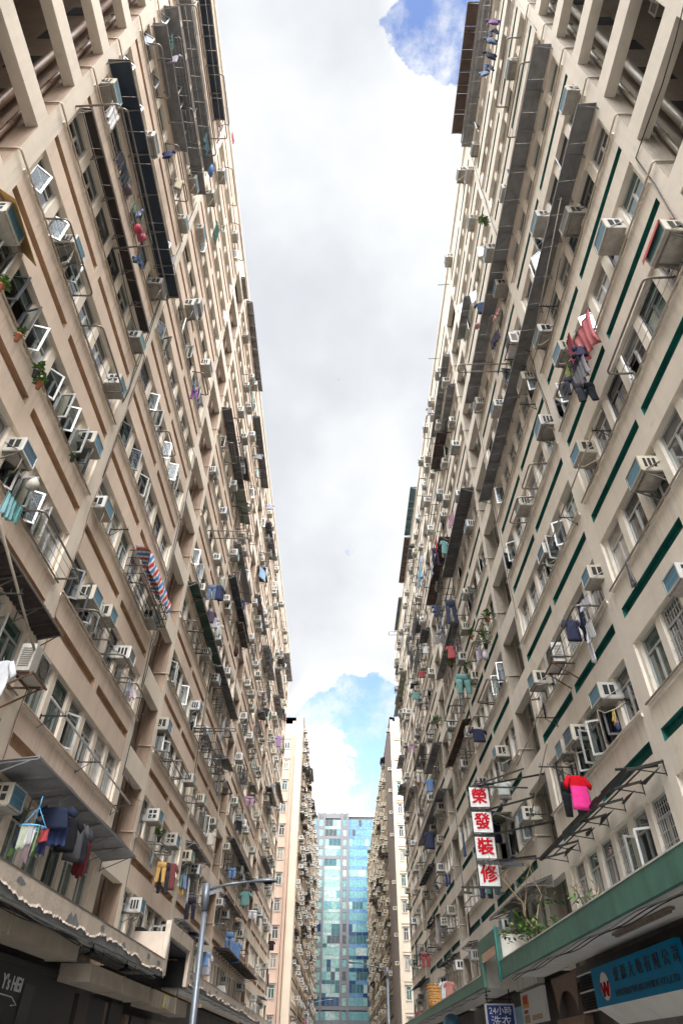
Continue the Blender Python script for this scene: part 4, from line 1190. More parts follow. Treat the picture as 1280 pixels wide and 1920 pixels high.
# security cages stacked under the roof of the middle bays
def cage(s, y1, y2, z0, h, d, label):
    t = thing('window_cage', label, 'window cage', (SG[s]*XW[s], (y1+y2)/2, z0), ROT[s], 'barred window cages')
    b = MB(); L = y2-y1; n = int(L/.16)
    for k in range(n+1): b.bar((-L/2+L*k/n, d, 0), (-L/2+L*k/n, d, h), .016)
    for k in range(4):
        zz = h*k/3; b.bar((-L/2,d,zz), (L/2,d,zz), .022)
        for sd in (-1, 1): b.bar((sd*L/2,0,zz), (sd*L/2,d,zz), .022)
    for k in range(5):
        for sd in (-1, 1): b.bar((sd*L/2,d*k/5,0), (sd*L/2,d*k/5,h), .014)
        b.bar((-L/2,d*k/5,0), (L/2,d*k/5,0), .014)
    obj('bars', b, M_STEELD, t); return t
cage('L', 51.5, 54.5, 27.2, 1.4, .8, 'dark barred cage below the blue checked cloth on the left block')
cage('L', 51.5, 54.5, 24.2, 1.4, .8, 'lower dark barred cage beneath another cage on the left block')
cage('R', 44.2, 48.2, 27.1, 1.4, .8, 'long dark barred cage under the sky blue tarpaulin')
cage('R', 44.2, 48.2, 24.1, 1.4, .8, 'dark barred cage one storey below the tarpaulin cage')
cage('L', 17.2, 20.6, 12.2, .95, .68, 'rusty barred cage under the red white and blue striped tarpaulin')
cage('R', 33.1, 35.6, 21.2, 1.35, .7, 'black barred cage behind hanging dark clothes on the right block')
rg = random.Random(31)
for n in range(30):
    s = rg.choice('LR'); m = rg.choice((1,1,2,2,2,3)); J, P, o = MOD[s]; i = rg.randrange(11); k = rg.randint(2, 12)
    y = J+m*P+(o[0] if i < 6 else o[4])+(i % 6)*1.21; L_ = rg.choice((1.15,1.15,2.3)); z = 3*(k+.05)
    if y < 27 or y+L_ > (79 if s == 'L' else 71): continue
    c = cage(s, y+.05, y+L_, z, rg.choice((.5,.95,1.35)), rg.uniform(.35,.6), 'x'); LABELS['x'].remove(c); unique_tag(c, 'barred window cage', s, y+L_/2, z, 'window cage', 'barred window cages')
for n in range(26):
    s = rg.choice('LR'); m = rg.choice((1,1,2,2,3,3)); J, P, o = MOD[s]; i = rg.randrange(11); k = rg.randint(1, 12)
    y = J+m*P+(o[0] if i < 6 else o[4])+(i % 6)*1.21; L_ = rg.choice((1.2,2.4,2.4,3.6))
    if y < 26 or y+L_ > (79 if s == 'L' else 71): continue
    zi = 3*(k+.58); d = rg.uniform(.45,.75); awning(s, y, y+L_, zi, zi-rg.uniform(.05,.2), d, rg.choice(('grey','dark','dark','brown','olive','navycorr')), rg)
def pole(label, s, p0, p1, d0, d1, r=.022, m=M_BAMBOO, brackets=(), bm=M_STEELD, cat='drying pole'):
    a = Vector(W(s, p0[0], d0, p0[1])); b = Vector(W(s, p1[0], d1, p1[1])); mid = (a+b)/2
    t = thing('drying_pole', label, cat, tuple(mid), 0, 'long drying poles')
    q = MB(); q.tube([a-mid, (a+b)/2-mid+Vector((0,0,-.015)), b-mid], r, 7); obj('pole', q, m, t)
    for f in brackets:
        p = a.lerp(b, f); w = Vector((SG[s]*XW[s], p.y, p.z-.03)); k = MB()
        k.bar(w-mid, p+(p-w)*.12-mid-Vector((0,0,.03)), .03); k.bar(w-mid-Vector((0,0,.28)), w.lerp(p, .65)-mid-Vector((0,0,.03)), .016); k.bar(w-mid+Vector((0,0,.05)), w-mid-Vector((0,0,.3)), .03)
        for e in (.6, .8, 1.05): k.bar(w.lerp(p, e)-mid, w.lerp(p, e)-mid+Vector((0,0,.09)), .014)
        obj('bracket', k, bm, t)
    return t
pole('weathered pole along the right block sill resting on two dark brackets', 'R', (10.3,12.4), (15.5,12.2), .42, .45, brackets=(.12,.75))
pole('thin pole beneath the second grey awning of the right block', 'R', (8.0,19.2), (15.0,17.9), .55, .5, .016, brackets=(.45,.95))
pole('bright steel pole below the louvred condenser on the left block', 'L', (13.9,6.35), (21.6,6.2), .55, .58, .028, mat('bright_steel', (.6,.58,.55), .35, .7), brackets=(.12,.5,.97))
pole('pale pole slanting past the pink and red top', 'R', (18.0,7.0), (22.6,6.1), .95, .6, .022, brackets=(.25,.85))
pole('second thin pole left of the navy shorts', 'R', (18.6,8.5), (23.2,8.2), .6, .5, .016, brackets=(.2,))
pole('thin pole reaching up from the open windows of the left block', 'L', (14.8,12.6), (20.3,12.3), .5, .5, .014, brackets=(.1,))
pole('brown pole near the left edge under the rusty awning', 'L', (9.0,7.5), (13.0,6.3), .9, .7, .028, brackets=(.4,))
# ruined sign bars sticking out of the right block
for (y, z, dd, zz, lab) in ((13.9,4.95,.9,.06,'burnt bar stub over the highest end of the ruined awning'),):
    pole(lab, 'R', (y, z), (y+.1, z-zz), 0, dd, .03, M_STEELD)
for i, (y, z) in enumerate(((21.8,38.9),(27.6,38.9))):
    pole('green toothed rail jutting from the right block roofline, '+('lower' if i else 'upper')+' one', 'R', (y, z), (y+.05, z), 0, .75, .025, mat('green_rail', (.02,.10,.06), .5), cat='bracket')

# ------------------------------------------------------------------ laundry
rc = random.Random(3)
CM = {}
def cloth_mat(rgb, stripe=None):
    lum = sum(rgb)/3; rgb = tuple((c*.72+lum*.28)*.68 for c in rgb); key = (tuple(round(c, 3) for c in rgb), stripe)
    if key not in CM: CM[key] = mat('cloth_%02d' % (len(CM)+1), rgb, .85, var=.16, scale=7, bump=.15, bscale=30, spec=.2)
    return CM[key]
def sheet_mb(w, h, rng, fold=.05, nx=14, nz=10, flare=0.):
    rows = []; ph = rng.uniform(0, 6); fr = rng.uniform(2.5, 5)
    front, back = MB(), MB(); g = []
    for j in range(nz+1):
        v = j/nz; row = []
        for i in range(nx+1):
            u = i/nx-.5
            y = fold*(.35+v)*math.sin(fr*2*PI*u+ph+v*1.3)*.6+fold*.6*math.sin(fr*5*u+ph*2)*v
            z = -h*v*(1+.06*math.sin(5*u+ph))-.03*math.sin(fr*2*PI*u+ph)*v+(.03*abs(math.sin(6*u+ph)) if j == 0 else 0)
            row.append((u*w*(1-.10*math.sin(PI*v)+flare*v), y, z))
        g.append(row)
    mb = MB(); base = 0; n = nx+1
    for k, sgn in ((0, .004), (1, -.004)):
        for row in g: mb.v += [(p[0], p[1]+sgn, p[2]) for p in row]
    off = (nz+1)*n
    for j in range(nz):
        for i in range(nx):
            a = j*n+i
            mb.f += [(a, a+1, a+n+1, a+n), (off+a+n, off+a+n+1, off+a+1, off+a)]; mb.m += [0,0]; mb.sm += [True,True]
    edge = [i for i in range(nx)]
    for i in range(nx):
        for j in (0, nz): a = j*n+i; mb.f.append((a, a+1, off+a+1, off+a)); mb.m.append(0); mb.sm.append(False)
    for j in range(nz):
        for i in (0, nx): a = j*n+i; mb.f.append((a, a+n, off+a+n, off+a)); mb.m.append(0); mb.sm.append(False)
    return mb
def tubeshape(mb, prof, rng, n=14, cx=0., lean=0., mi=0, wob=.06):
    rows = []; ph = rng.uniform(0, 6)
    for (z, a, b) in prof:
        r = []
        for k in range(n):
            t = 2*PI*k/n; q = 1+wob*math.sin(3*t+ph+z*4)+wob*.7*math.sin(7*t-z*9+ph)
            r.append((cx+lean*z+a*math.cos(t)*q, b*math.sin(t)*q, z))
        rows.append(r)
    mb.loft(rows, mi)
def shirt_mb(w, h, rng, two=False):
    mb = MB(); a = w*.36
    tubeshape(mb, [(-.0,a*.42,.015),(-.02*h,a*.6,.022),(-.09*h,a*1.02,.026),(-.2*h,a*.98,.03),(-.32*h,a*.96,.03),(-.5*h,a*1.0,.036),(-.7*h,a*1.02,.04),(-.88*h,a*1.05,.045),(-h,a*1.04,.045)], rng, 22, wob=.09)
    if two: mb.m = [1 if (mb.v[f[0]][2] > -.32*h) else 0 for f in mb.f]
    for sd in (-1, 1):
        rows = []
        for (t, rr_) in ((0,.085),(.5,.085),(1,.075)):
            cx = sd*(a*.85+t*w*.24); cz = -.09*h-t*.26*h; rows.append([(cx+rr_*.7*math.cos(q*PI/4)*.6, .05*math.sin(q*PI/4), cz+rr_*math.cos(q*PI/4)*sd*.9) for q in range(8)])
        k = len(mb.f); mb.loft(rows, 1 if two else 0)
    hk = MB(); hk.tube([(0,0,.0),(0,0,.05),(.02,0,.08),(.0,0,.1)], .005, 4)
    return mb, hk
def trousers_mb(w, h, rng):
    mb = MB()
    tubeshape(mb, [(0,w*.42,.022),(-.12*h,w*.46,.028),(-.32*h,w*.48,.032)], rng, 18, wob=.09)
    for sd in (-1, 1): tubeshape(mb, [(-.28*h,w*.24,.032),(-.45*h,w*.22,.03),(-.6*h,w*.20,.032),(-.8*h,w*.19,.028),(-.97*h,w*.18,.028),(-h,w*.175,.026)], rng, 14, sd*w*.24, -.05*sd)
    return mb
def bag_mb(w, h, rng):
    mb = MB(); tubeshape(mb, [(0,w*.08,.02),(-.12*h,w*.16,.05),(-.35*h,w*.42,.12),(-.7*h,w*.5,.14),(-.95*h,w*.36,.10),(-h,w*.1,.03)], rng, 16, wob=.12); return mb
def garment(kind, s, y, z, d, w, h, rgb, lab, rz=None):
    loc = (SG[s]*(XW[s]-d), y, z); rz = (rc.uniform(-.4, .4)+(PI/2*rc.choice((1,-1)) if kind in ('shirt','trousers','ombre') else 0)) if rz is None else rz
    nm = {'sheet':'hanging_cloth','drape':'draped_sheet','shirt':'shirt','trousers':'trousers','bag':'bag','shorts':'shorts','ombre':'shirt'}[kind]
    ms = [cloth_mat(rgb)]; hk = None
    if kind in ('sheet','drape'): mb = sheet_mb(w, h, rc, .05 if kind == 'sheet' else .13, 16 if w > .7 else 12, 12)
    elif kind == 'shirt': mb, hk = shirt_mb(w*1.15, h, rc)
    elif kind == 'ombre':
        mb, hk = shirt_mb(w*1.25, h, rc, True); ms = [mat('hot_pink_cotton', (.60,.035,.21), .85, var=.2, scale=6, bump=.2, spec=.15), mat('bright_red_cotton', (.42,.004,.012), .85, var=.2, scale=6, bump=.2, spec=.15)]
    elif kind in ('trousers','shorts'): mb = trousers_mb(w, h, rc)
    else: mb = bag_mb(w, h, rc)
    o = obj(nm, mb, ms, None, loc, ROT[s]+rz)
    if hk: obj('hanger', hk, M_WIRE, o)
    return o
def words_for(s, y, z):
    st, wi, well = place_words(s, y, z); return '%s, %s storey, after %s light well' % (SIDE[s], st, well)
for (kind, s, y, z, d, w, h, rgb, lab) in CLO:
    if kind == 'bundle':
        for q in range(3):
            o = garment(rc.choice(('sheet','shirt','sheet')), s, y+(q-1)*w*.45, z+rc.uniform(-.06,.06), d+rc.uniform(-.12,.12), w*.62, h*rc.uniform(.7,1.1), tuple(c*rc.uniform(.6,1.4) for c in rgb), lab)
            tag(o, lab+' on '+words_for(s, y, z), 'laundry', lab+' drying together')
    else:
        o = garment(kind, s, y, z, d, w, h, rgb, lab)
        full = lab+' on '+words_for(s, y, z)
        if full in LABELS: full = 'another '+full
        tag(o, full, 'bag' if kind == 'bag' else 'laundry')
# random small pieces further along both blocks, then on the far blocks
PAL = [(.6,.6,.62),(.03,.04,.1),(.35,.4,.5),(.5,.06,.06),(.08,.2,.45),(.02,.02,.025),(.55,.48,.4),(.25,.25,.27),(.4,.2,.3),(.1,.3,.28)]
CWORD = ['white','navy','pale blue','red','blue','black','beige','grey','dusky pink','teal']
n = 0
while n < 85:
    s = rc.choice('LLRRlr'); ci = rc.randrange(10); m = rc.choice((1,1,2,2,3)); J, P, o_ = MOD[s]; k = rc.randint(1, 12)
    y = J+m*P+rc.uniform(1, 15); z = 3*k+.05+rc.uniform(-.1,.5)
    if y < 27 or y > {'L':80,'R':70,'l':165,'r':165}[s]: continue
    o = garment(rc.choice(('sheet','shirt','trousers','sheet')), s, y, z, rc.uniform(.3,.7), rc.uniform(.35,.8), rc.uniform(.5,1.1), PAL[ci], '')
    lab = CWORD[ci]+' washing, '+words_for(s, y, z); tag(o, lab, 'laundry', lab); n += 1

# the red, white and blue striped tarpaulin over its cage
def striped():
    m = bpy.data.materials.new('red_white_blue_stripes'); m.use_nodes = True; t = m.node_tree; b = t.nodes['Principled BSDF']; L = t.links.new
    tc = nd(t, 'ShaderNodeTexCoord'); sp = nd(t, 'ShaderNodeSeparateXYZ'); L(tc.outputs['Object'], sp.inputs[0])
    a = nd(t, 'ShaderNodeMath', operation='MULTIPLY'); L(sp.outputs[0], a.inputs[0]); a.inputs[1].default_value = 1.9
    a2 = nd(t, 'ShaderNodeMath', operation='MULTIPLY'); L(sp.outputs[2], a2.inputs[0]); a2.inputs[1].default_value = 1.3
    a3 = nd(t, 'ShaderNodeMath', operation='ADD'); L(a.outputs[0], a3.inputs[0]); L(a2.outputs[0], a3.inputs[1])
    f = nd(t, 'ShaderNodeMath', operation='FRACT'); L(a3.outputs[0], f.inputs[0])
    r = nd(t, 'ShaderNodeValToRGB'); r.color_ramp.interpolation = 'CONSTANT'; e = r.color_ramp.elements
    e[0].color = (.65,.03,.03,1); e[1].position = .3; e[1].color = (.75,.75,.75,1)
    for p, c in ((.5,(.04,.22,.55,1)), (.8,(.75,.75,.75,1))): q = e.new(p); q.color = c
    L(f.outputs[0], r.inputs[0]); L(r.outputs[0], b.inputs['Base Color']); b.inputs['Roughness'].default_value = .6
    return m
tp = MB(); N = 16
for i in range(N):
    for j in range(4):
        def pt_(i, j): u = -1.65+3.3*i/N; return (u, (.1,.45,.71,.75,.73)[j]+.02*math.sin(i*1.7+j), (.28,.22,.08,-.22,-.48)[j]+.03*math.sin(i*1.3+j)+(.10*math.sin(i*.8) if j == 4 else 0))
        tp.face([pt_(i,j), pt_(i+1,j), pt_(i+1,j+1), pt_(i,j+1)], 0, True)
o = obj('tarpaulin', tp, striped(), None, (-XW['L'], 18.9, 13.1), ROT['L']); tag(o, 'red white and blue striped tarpaulin over a window cage', 'tarpaulin')
# golden woven panel beside the nearest left air conditioner
pn = MB(); pn.face([(-.7,0,0),(.7,0,0),(.7,.55,-.55),(-.7,.5,-.62)]); pn.face([(-.7,0,-.02),(.7,0,-.02),(.7,.55,-.57),(-.7,.5,-.64)]); pn.face([(-.7,.5,-.62),(.7,.55,-.55),(.7,.55,-.57),(-.7,.5,-.64)])
o = obj('woven_panel', pn, fins('golden_weave', (.52,.30,.06), (.36,.2,.04), 14, 14), None, (-XW['L'], 6.3, 13.7), ROT['L']); tag(o, 'golden woven panel leaning over an air conditioner at the left edge', 'panel')
# red cover over the nearest right air conditioner
rcv = MB(); pts = [(-.42,-.2,.32),(.4,-.2,.28),(.42,.2,.24),(-.40,.2,.28),(-.44,.45,.16),(.43,.46,.14),(.44,.5,-.05),(-.46,.5,-.02)]
for q in ((0,1,2,3),(3,2,5,4),(4,5,6,7)): rcv.face([pts[i] for i in q], 0, True); rcv.face([(pts[i][0], pts[i][1]-.006, pts[i][2]-.008) for i in q], 0, True)
o = obj('cover_sheet', rcv, mat('faded_red_board', (.42,.05,.05), .7, var=.3), None, (XW['R'], 6.33, 12.97), ROT['R']); tag(o, 'curled red cover lying over an air conditioner at the right edge', 'cover')
# round clip hanger with socks and small cloths
t = thing('clip_hanger', 'round light blue clip hanger crowded with socks and small cloths', 'clip hanger', (-6.26, 14.1, 3.62), 0)
h = MB(); ringp = [(.26*math.cos(a*PI/12), .26*math.sin(a*PI/12), 0) for a in range(25)]; h.tube(ringp, .018, 6)
for a in range(6): h.tube([(0,0,0), (.26*math.cos(a*PI/3), .26*math.sin(a*PI/3), 0)], .01, 4)
h.tube([(0,0,.40),(0,0,.62)], .012, 5)
for a in (0, 2, 4): h.tube([(.26*math.cos(a*PI/3), .26*math.sin(a*PI/3), 0), (0,0,.40)], .008, 4)
obj('ring', h, mat('light_blue_plastic', (.10,.35,.60), .4), t)
for a, c, hh in ((0,(.6,.02,.03),.3),(1,(.02,.03,.12),.6),(2,(.35,.45,.28),.62),(3,(.55,.35,.42),.75),(4,(.5,.02,.04),.3),(5,(.15,.40,.08),.65),(6,(.02,.03,.1),.5),(7,(.45,.5,.35),.6),(8,(.6,.6,.6),.5),(9,(.20,.35,.10),.7)):
    m = sheet_mb(.17, hh*.72, rc, .06, 5, 7); q = obj('small_cloth', m, cloth_mat(c), t, (.25*math.cos(a*PI/5), .25*math.sin(a*PI/5), -.02), a*.9)
# row of shirts under the lowest left awning
for i, (y, z, d, kind, w, hh, rgb, lab) in enumerate((
  (15.1,4.31,.95,'shirt',.66,.44,(.012,.022,.065),'navy patterned shirt under the lowest left awning'), (15.3,3.97,.93,'sheet',.58,.40,(.018,.04,.16),'blue pleated skirt under the navy patterned shirt'),
  (15.95,4.32,.95,'shirt',.5,.72,(.008,.008,.012),'black shirt next to the navy patterned one'), (16.55,4.37,.95,'shirt',.46,.82,(.09,.09,.10),'long grey shirt under the lowest left awning'),
  (16.95,4.36,.95,'shirt',.4,.75,(.04,.045,.06),'dark slate shirt behind the long grey one'), (17.3,4.26,.93,'sheet',.34,.85,(.22,.01,.02),'dark red cloth last in the row under the lowest left awning'))):
    o = garment(kind, 'L', y, z, d, w, hh, rgb, lab, rz=(-1.4 if i < 3 else -1.0)+rc.uniform(-.15,.15)); tag(o, lab, 'laundry')

# ------------------------------------------------------------------ plants
M_LEAF = [mat('leaf_green', (.045,.12,.025), .55, var=.4, scale=9, rnd=.2), mat('bright_leaf_green', (.11,.22,.035), .55, var=.4, scale=9)]
M_POT = mat('terracotta', (.35,.12,.06), .8, var=.2)
def leaves_mb(n, rx, rz_, rng, sz):
    mb = MB()
    cl = [(rng.gauss(0,.45)*rx, rng.gauss(0,.45)*rx, rng.uniform(0,1)*rz_) for _ in range(max(4, n//22))]
    for _ in range(n):
        c = rng.choice(cl); p = Vector((c[0]+rng.gauss(0,.16)*rx, c[1]+rng.gauss(0,.16)*rx, c[2]+rng.gauss(0,.13)*rz_))
        a = rng.uniform(0, 2*PI); t = rng.uniform(-.7,.9); l = sz*rng.uniform(.6,1.4)
        d = Vector((math.cos(a)*math.cos(t), math.sin(a)*math.cos(t), math.sin(t))); s_ = d.cross(Vector((0,0,1))); s_ = s_.normalized()*l*.28 if s_.length > .01 else Vector((l*.3,0,0))
        mb.face([p, p+d*l*.5+s_, p+d*l, p+d*l*.5-s_], 0 if rng.random() < .6 else 1)
    return mb
rp = random.Random(8)
for i, (s, y, z, d, sz) in enumerate(PLANTS):
    t = link('potted_plant', None, None, (SG[s]*(XW[s]-d), y, z-.25*sz), ROT[s])
    lab = ('large ' if sz > .8 else 'small ')+'leafy pot plant, '+words_for(s, y, z)
    if lab in LABELS: lab = 'another '+lab
    tag(t, lab, 'plant', 'plants at the windows')
    p = MB(); r0 = .05+.03*sz; p.loft([[(r*math.cos(k*PI/6), r*math.sin(k*PI/6), zz) for k in range(12)] for r, zz in ((r0*.7,-.2),(r0,-.02),(r0*1.12,-.02),(r0*1.12,.03))]); obj('pot', p, M_POT if i % 2 else mat('black_pot', (.03,.03,.03), .6), t)
    obj('foliage', leaves_mb(int(190*sz+70), (.36 if s == 'R' else .24)*sz, (.62 if s == 'R' else .4)*sz, rp, .10*min(1, sz+.3)), M_LEAF, t)
# ------------------------------------------------------------------ lettering
def text_mesh(txt, size, depth=.006, bold=0., sx=1., heavy=0.):
    cu = bpy.data.curves.new('lettering', 'FONT'); cu.body = txt; cu.size = size; cu.extrude = depth; cu.offset = bold
    cu.align_x = 'CENTER'; cu.align_y = 'CENTER'
    o = bpy.data.objects.new('lettering', cu); COL.objects.link(o)
    bpy.context.view_layer.update()
    dg = bpy.context.evaluated_depsgraph_get(); me = bpy.data.meshes.new_from_object(o.evaluated_get(dg))
    bpy.data.objects.remove(o); bpy.data.curves.remove(cu)
    for v in me.vertices: v.co.x *= sx
    if heavy:
        # brush weight: the same strokes laid five times, a hair apart
        b = MB()
        for n, (dx, dy) in enumerate(((0,0),(heavy,0),(-heavy,0),(0,heavy*.8),(0,-heavy*.8),(heavy*.7,-heavy*.6),(-heavy*.7,-heavy*.6))):
            k = len(b.v); b.v += [(v.co.x+dx, v.co.y+dy, v.co.z+n*.0006) for v in me.vertices]
            for f in me.polygons: b.f.append(tuple(i+k for i in f.vertices)); b.m.append(0); b.sm.append(False)
        me = b.mesh('lettering', [])
    return me
def lettering(txt, size, m, parent, loc, face, bold=0., sx=1., heavy=0., name='lettering'):
    """face: 'cam' reads towards -y, 'R' reads from the street on the right wall, 'L' on the left wall"""
    me = text_mesh(txt, size, .006, bold, sx, heavy); me.materials.clear(); me.materials.append(m)
    o = link(name, me, parent, loc); rz = {'cam': 0, 'R': -PI/2, 'L': PI/2}[face]
    o.rotation_euler = (PI/2, 0, rz); return o

# the white four-panel sign with red characters
M_SIGNW = mat('white_sign_panel', (.58,.58,.57), .45, var=.06, scale=6, stain=.08)
M_RED = mat('red_sign_paint', (.40,.003,.012), .6, var=.1, spec=.1)
SY = 24.2
sg = thing('hanging_sign', 'tall white sign of four panels with red characters hung out from the right block', 'sign', (5.0, SY, 4.55))
so = Vector((5.0, SY, 4.55))
def S(x, y, z): return (x-so.x, y-so.y, z-so.z)
for ch, zt in zip('榮發裝修', (7.74, 6.90, 6.08, 5.25)):
    p = MB(); p.box(4.675-so.x, 5.355-so.x, -.04, .04, zt-.665-so.z, zt-so.z); po = obj('panel', p, M_SIGNW, sg)
    lettering(ch, .56, M_RED, po, (5.015-so.x, -.05, zt-.335-so.z), 'cam', 0., 1., .017)
    sc_ = MB()
    for a in (-.27, .27):
        for c in (-.26, .26): sc_.box(5.015+a-.008-so.x, 5.015+a+.008-so.x, -.046, -.041, zt-.335+c-.008-so.z, zt-.335+c+.008-so.z)
    obj('screw', sc_, M_STEELD, po)
fr = MB()
for x in (4.655, 5.375): fr.bar(S(x,SY,4.55), S(x,SY,7.78), .035)
for z in (7.775, 7.0, 6.16, 5.335): fr.bar(S(4.64,SY,z), S(5.39,SY,z), .04)
for z in (6.945, 6.12): fr.bar(S(4.66,SY,z), S(5.37,SY,z), .025)
fr.bar(S(4.05,SY,4.545), S(5.40,SY,4.545), .05)
for x in (4.25, 5.33): fr.bar(S(x,SY,4.5), S(x,SY,4.42), .02); fr.bar(S(x-.12,SY,4.40), S(x+.14,SY,4.38), .06)
obj('frame', fr, M_STEELD, sg)
for a, b in (((4.66,SY,7.78),(6.78,SY-.2,7.7)), ((4.8,SY,7.80),(6.79,SY-.1,8.42)), ((5.0,SY,7.80),(6.79,21.8,7.45)), ((5.2,SY,6.97),(6.79,22.2,6.92)), ((5.1,SY,6.14),(6.79,21.73,5.95)), ((5.3,SY,5.36),(6.79,24.1,5.42)), ((5.2,SY,5.34),(5.9,21.3,4.85))):
    k = MB(); k.bar(S(*a), S(*b), .045, .05); obj('stay_bar', k, M_STEELD, sg)
k = MB(); k.bar(S(4.66,SY,5.30), S(6.0,SY-.9,5.05), .09, .10); obj('girder', k, mat('blue_grey_girder', (.06,.07,.085), .5, .3), sg)

# ------------------------------------------------------------------ canopies over the pavements
def canopy(s, xe, label, y0, y1, zb, zt, paint, side_paint, jag=False):
    sgn = SG[s]; t = thing('concrete_canopy', label, 'canopy', (sgn*xe, y0 if y0 > 0 else 0, zb)); of = Vector((sgn*xe, y0 if y0 > 0 else 0, zb)); w = XW[s]
    def bx(name, xa, xb, ya, yb, za, zc, m):
        q = MB(); q.box(min(sgn*xa, sgn*xb)-of.x, max(sgn*xa, sgn*xb)-of.x, ya-of.y, yb-of.y, za-of.z, zc-of.z); return obj(name, q, m, t)
    bx('slab', xe+.125, w-.004, y0, y1, zb+.05, zb+.2, M_SOFFIT)
    bx('fascia', xe+.012, xe+.12, y0, y1, zb, zt, M_CONC if jag else paint)
    bx('coping', xe-.0, xe+.16, y0, y1, zt+.002, zt+.03, M_STEEL if jag else M_WHITEW)
    if jag:
        # the paint skin with its torn, curling lower edge
        rj = random.Random(int(y0*10)); q = MB(); n = int((y1-max(y0, -5))/.06); ya = max(y0, -5); cur = .1; top = []; 
        base = 0
        for i in range(n+1):
            y = ya+(y1-ya)*i/n; cur += rj.uniform(-.035,.035); cur = min(max(cur, .03), (zt-zb)*.42)
            e = cur+rj.uniform(-.012,.02); c = rj.uniform(.003,.03)
            top.append((y, e, c))
        for i in range(n):
            (a, e0, c0), (b, e1, c1) = top[i], top[i+1]
            m0, m1 = zb+e0+.05, zb+e1+.05
            q.face([(sgn*(xe+.006)-of.x, a-of.y, m0-of.z), (sgn*(xe+.006)-of.x, b-of.y, m1-of.z), (sgn*(xe+.006)-of.x, b-of.y, zt-of.z), (sgn*(xe+.006)-of.x, a-of.y, zt-of.z)], 0, False)
            q.face([(sgn*(xe-c0)-of.x, a-of.y, zb+e0-of.z), (sgn*(xe-c1)-of.x, b-of.y, zb+e1-of.z), (sgn*(xe+.006)-of.x, b-of.y, m1-of.z), (sgn*(xe+.006)-of.x, a-of.y, m0-of.z)], 0, True)
        obj('peeling_paint', q, paint, t)
        # bare patches with curled rims
        q = MB()
        y = max(y0, 2)+.5
        while y < y1-.5:
            low = rj.random() < .55; L_ = rj.uniform(.12,.55); H_ = rj.uniform(.05,.15)*(1.5 if low else 1); zc = zb+.12 if low else zt-rj.uniform(.07,.2)
            pts = [(y+L_*rj.uniform(.55,1.1)*math.cos(a*PI/8), zc+H_*rj.uniform(.45,1.15)*math.sin(a*PI/8)) for a in range(16)]
            pts = [(min(max(a, y0+.02), y1-.02), min(max(b, zb+.01), zt-.006)) for a, b in pts]
            q = MB(); q.face([(sgn*(xe+.001)-of.x, a-of.y, b-of.z) for a, b in pts]); obj('bare_patch', q, M_CONC, t)
            y += rj.expovariate(.75)+.4
    for k in range(3):
        c = MB(); y = max(y0, 0); pts = []
        while y <= y1: pts.append((sgn*(xe+.2+.05*k)-of.x, y-of.y, zb-.03-.02*k-.03*math.sin(y*1.7+k)-of.z)); y += .5
        if len(pts) > 1: c.tube(pts, .012, 4); obj('cable', c, M_STEELD if k else M_WIRE, t)
    return t, of
def gateway(s, xe, label, y0, y1, zb, zt, paint, jag):
    sgn = SG[s]; t = thing('entrance_gateway', label, 'gateway', (sgn*xe, (y0+y1)/2, zb)); of = Vector((sgn*xe, (y0+y1)/2, zb)); w = XW[s]
    def bx(name, xa, xb, ya, yb, za, zc, m):
        q = MB(); q.box(min(sgn*xa, sgn*xb)-of.x, max(sgn*xa, sgn*xb)-of.x, ya-of.y, yb-of.y, za-of.z, zc-of.z); return obj(name, q, m, t)
    bx('lintel', xe, xe+.14, y0+.45, y1-.42, zt-.43, zt, paint)
    bx('post', xe, xe+.14, y0, y0+.446, zb, zt, paint); bx('post', xe, xe+.14, y1-.416, y1, zb, zt, paint)
    DK = mat('painted_entrance_shade', (.03,.03,.03), .8)  # near-black colour paints in the shade inside the left gateway
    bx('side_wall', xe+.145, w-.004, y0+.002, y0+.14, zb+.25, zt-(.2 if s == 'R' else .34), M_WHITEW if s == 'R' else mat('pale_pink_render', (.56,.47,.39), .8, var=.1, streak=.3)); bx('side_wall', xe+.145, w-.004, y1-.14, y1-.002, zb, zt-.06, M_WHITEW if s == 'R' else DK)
    if s == 'L': bx('painted_shade_lining', xe+.15, w-.004, y0+.142, y0+.16, zb, zt-.36, DK)  # added dark sheet, painted shade on the side wall's inner face
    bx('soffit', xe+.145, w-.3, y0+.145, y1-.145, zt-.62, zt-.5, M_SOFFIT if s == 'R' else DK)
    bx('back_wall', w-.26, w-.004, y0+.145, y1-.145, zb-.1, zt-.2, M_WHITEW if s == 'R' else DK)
    if s == 'R': bx('name_plate', xe+.02, xe+.06, y0+.5, y1-.5, zt-.72, zt-.44, mat('polished_copper_plate', (.42,.26,.17), .25, .8, var=.5, scale=5))
    pth = [(sgn*(xe-.03)-of.x, y0-of.y-.02, zb-.1-of.z), (sgn*(xe-.03)-of.x, y0-of.y-.02, zt-of.z+.02), (sgn*(xe+.1)-of.x, y0-of.y+.4, zt-of.z+.04), (sgn*(xe+.1)-of.x, y1-of.y, zt-of.z+.04)]
    q = MB(); q.tube(pth, .03 if s == 'R' else .022, 6); obj('downpipe', q, mat('teal_pipe', (.04,.30,.28), .4) if s == 'R' else M_ALU, t)
    return t
canopy('R', 5.36, 'near green edged concrete canopy over the right pavement', -20, 25.93, 2.25, 2.71, M_GREENCAN, None)
gateway('R', 5.36, 'green framed entrance gateway breaking the right canopy', 25.94, 29.6, 2.25, 3.68, M_GREENCAN, False)
canopy('R', 5.36, 'farther green edged canopy beyond the green gateway', 29.61, 72.6, 2.27, 2.64, M_GREENCAN, None)
canopy('L', 5.96, 'near canopy over the left pavement with peeling pink paint', -20, 26.6, 2.25, 2.71, M_PEEL, None, True)
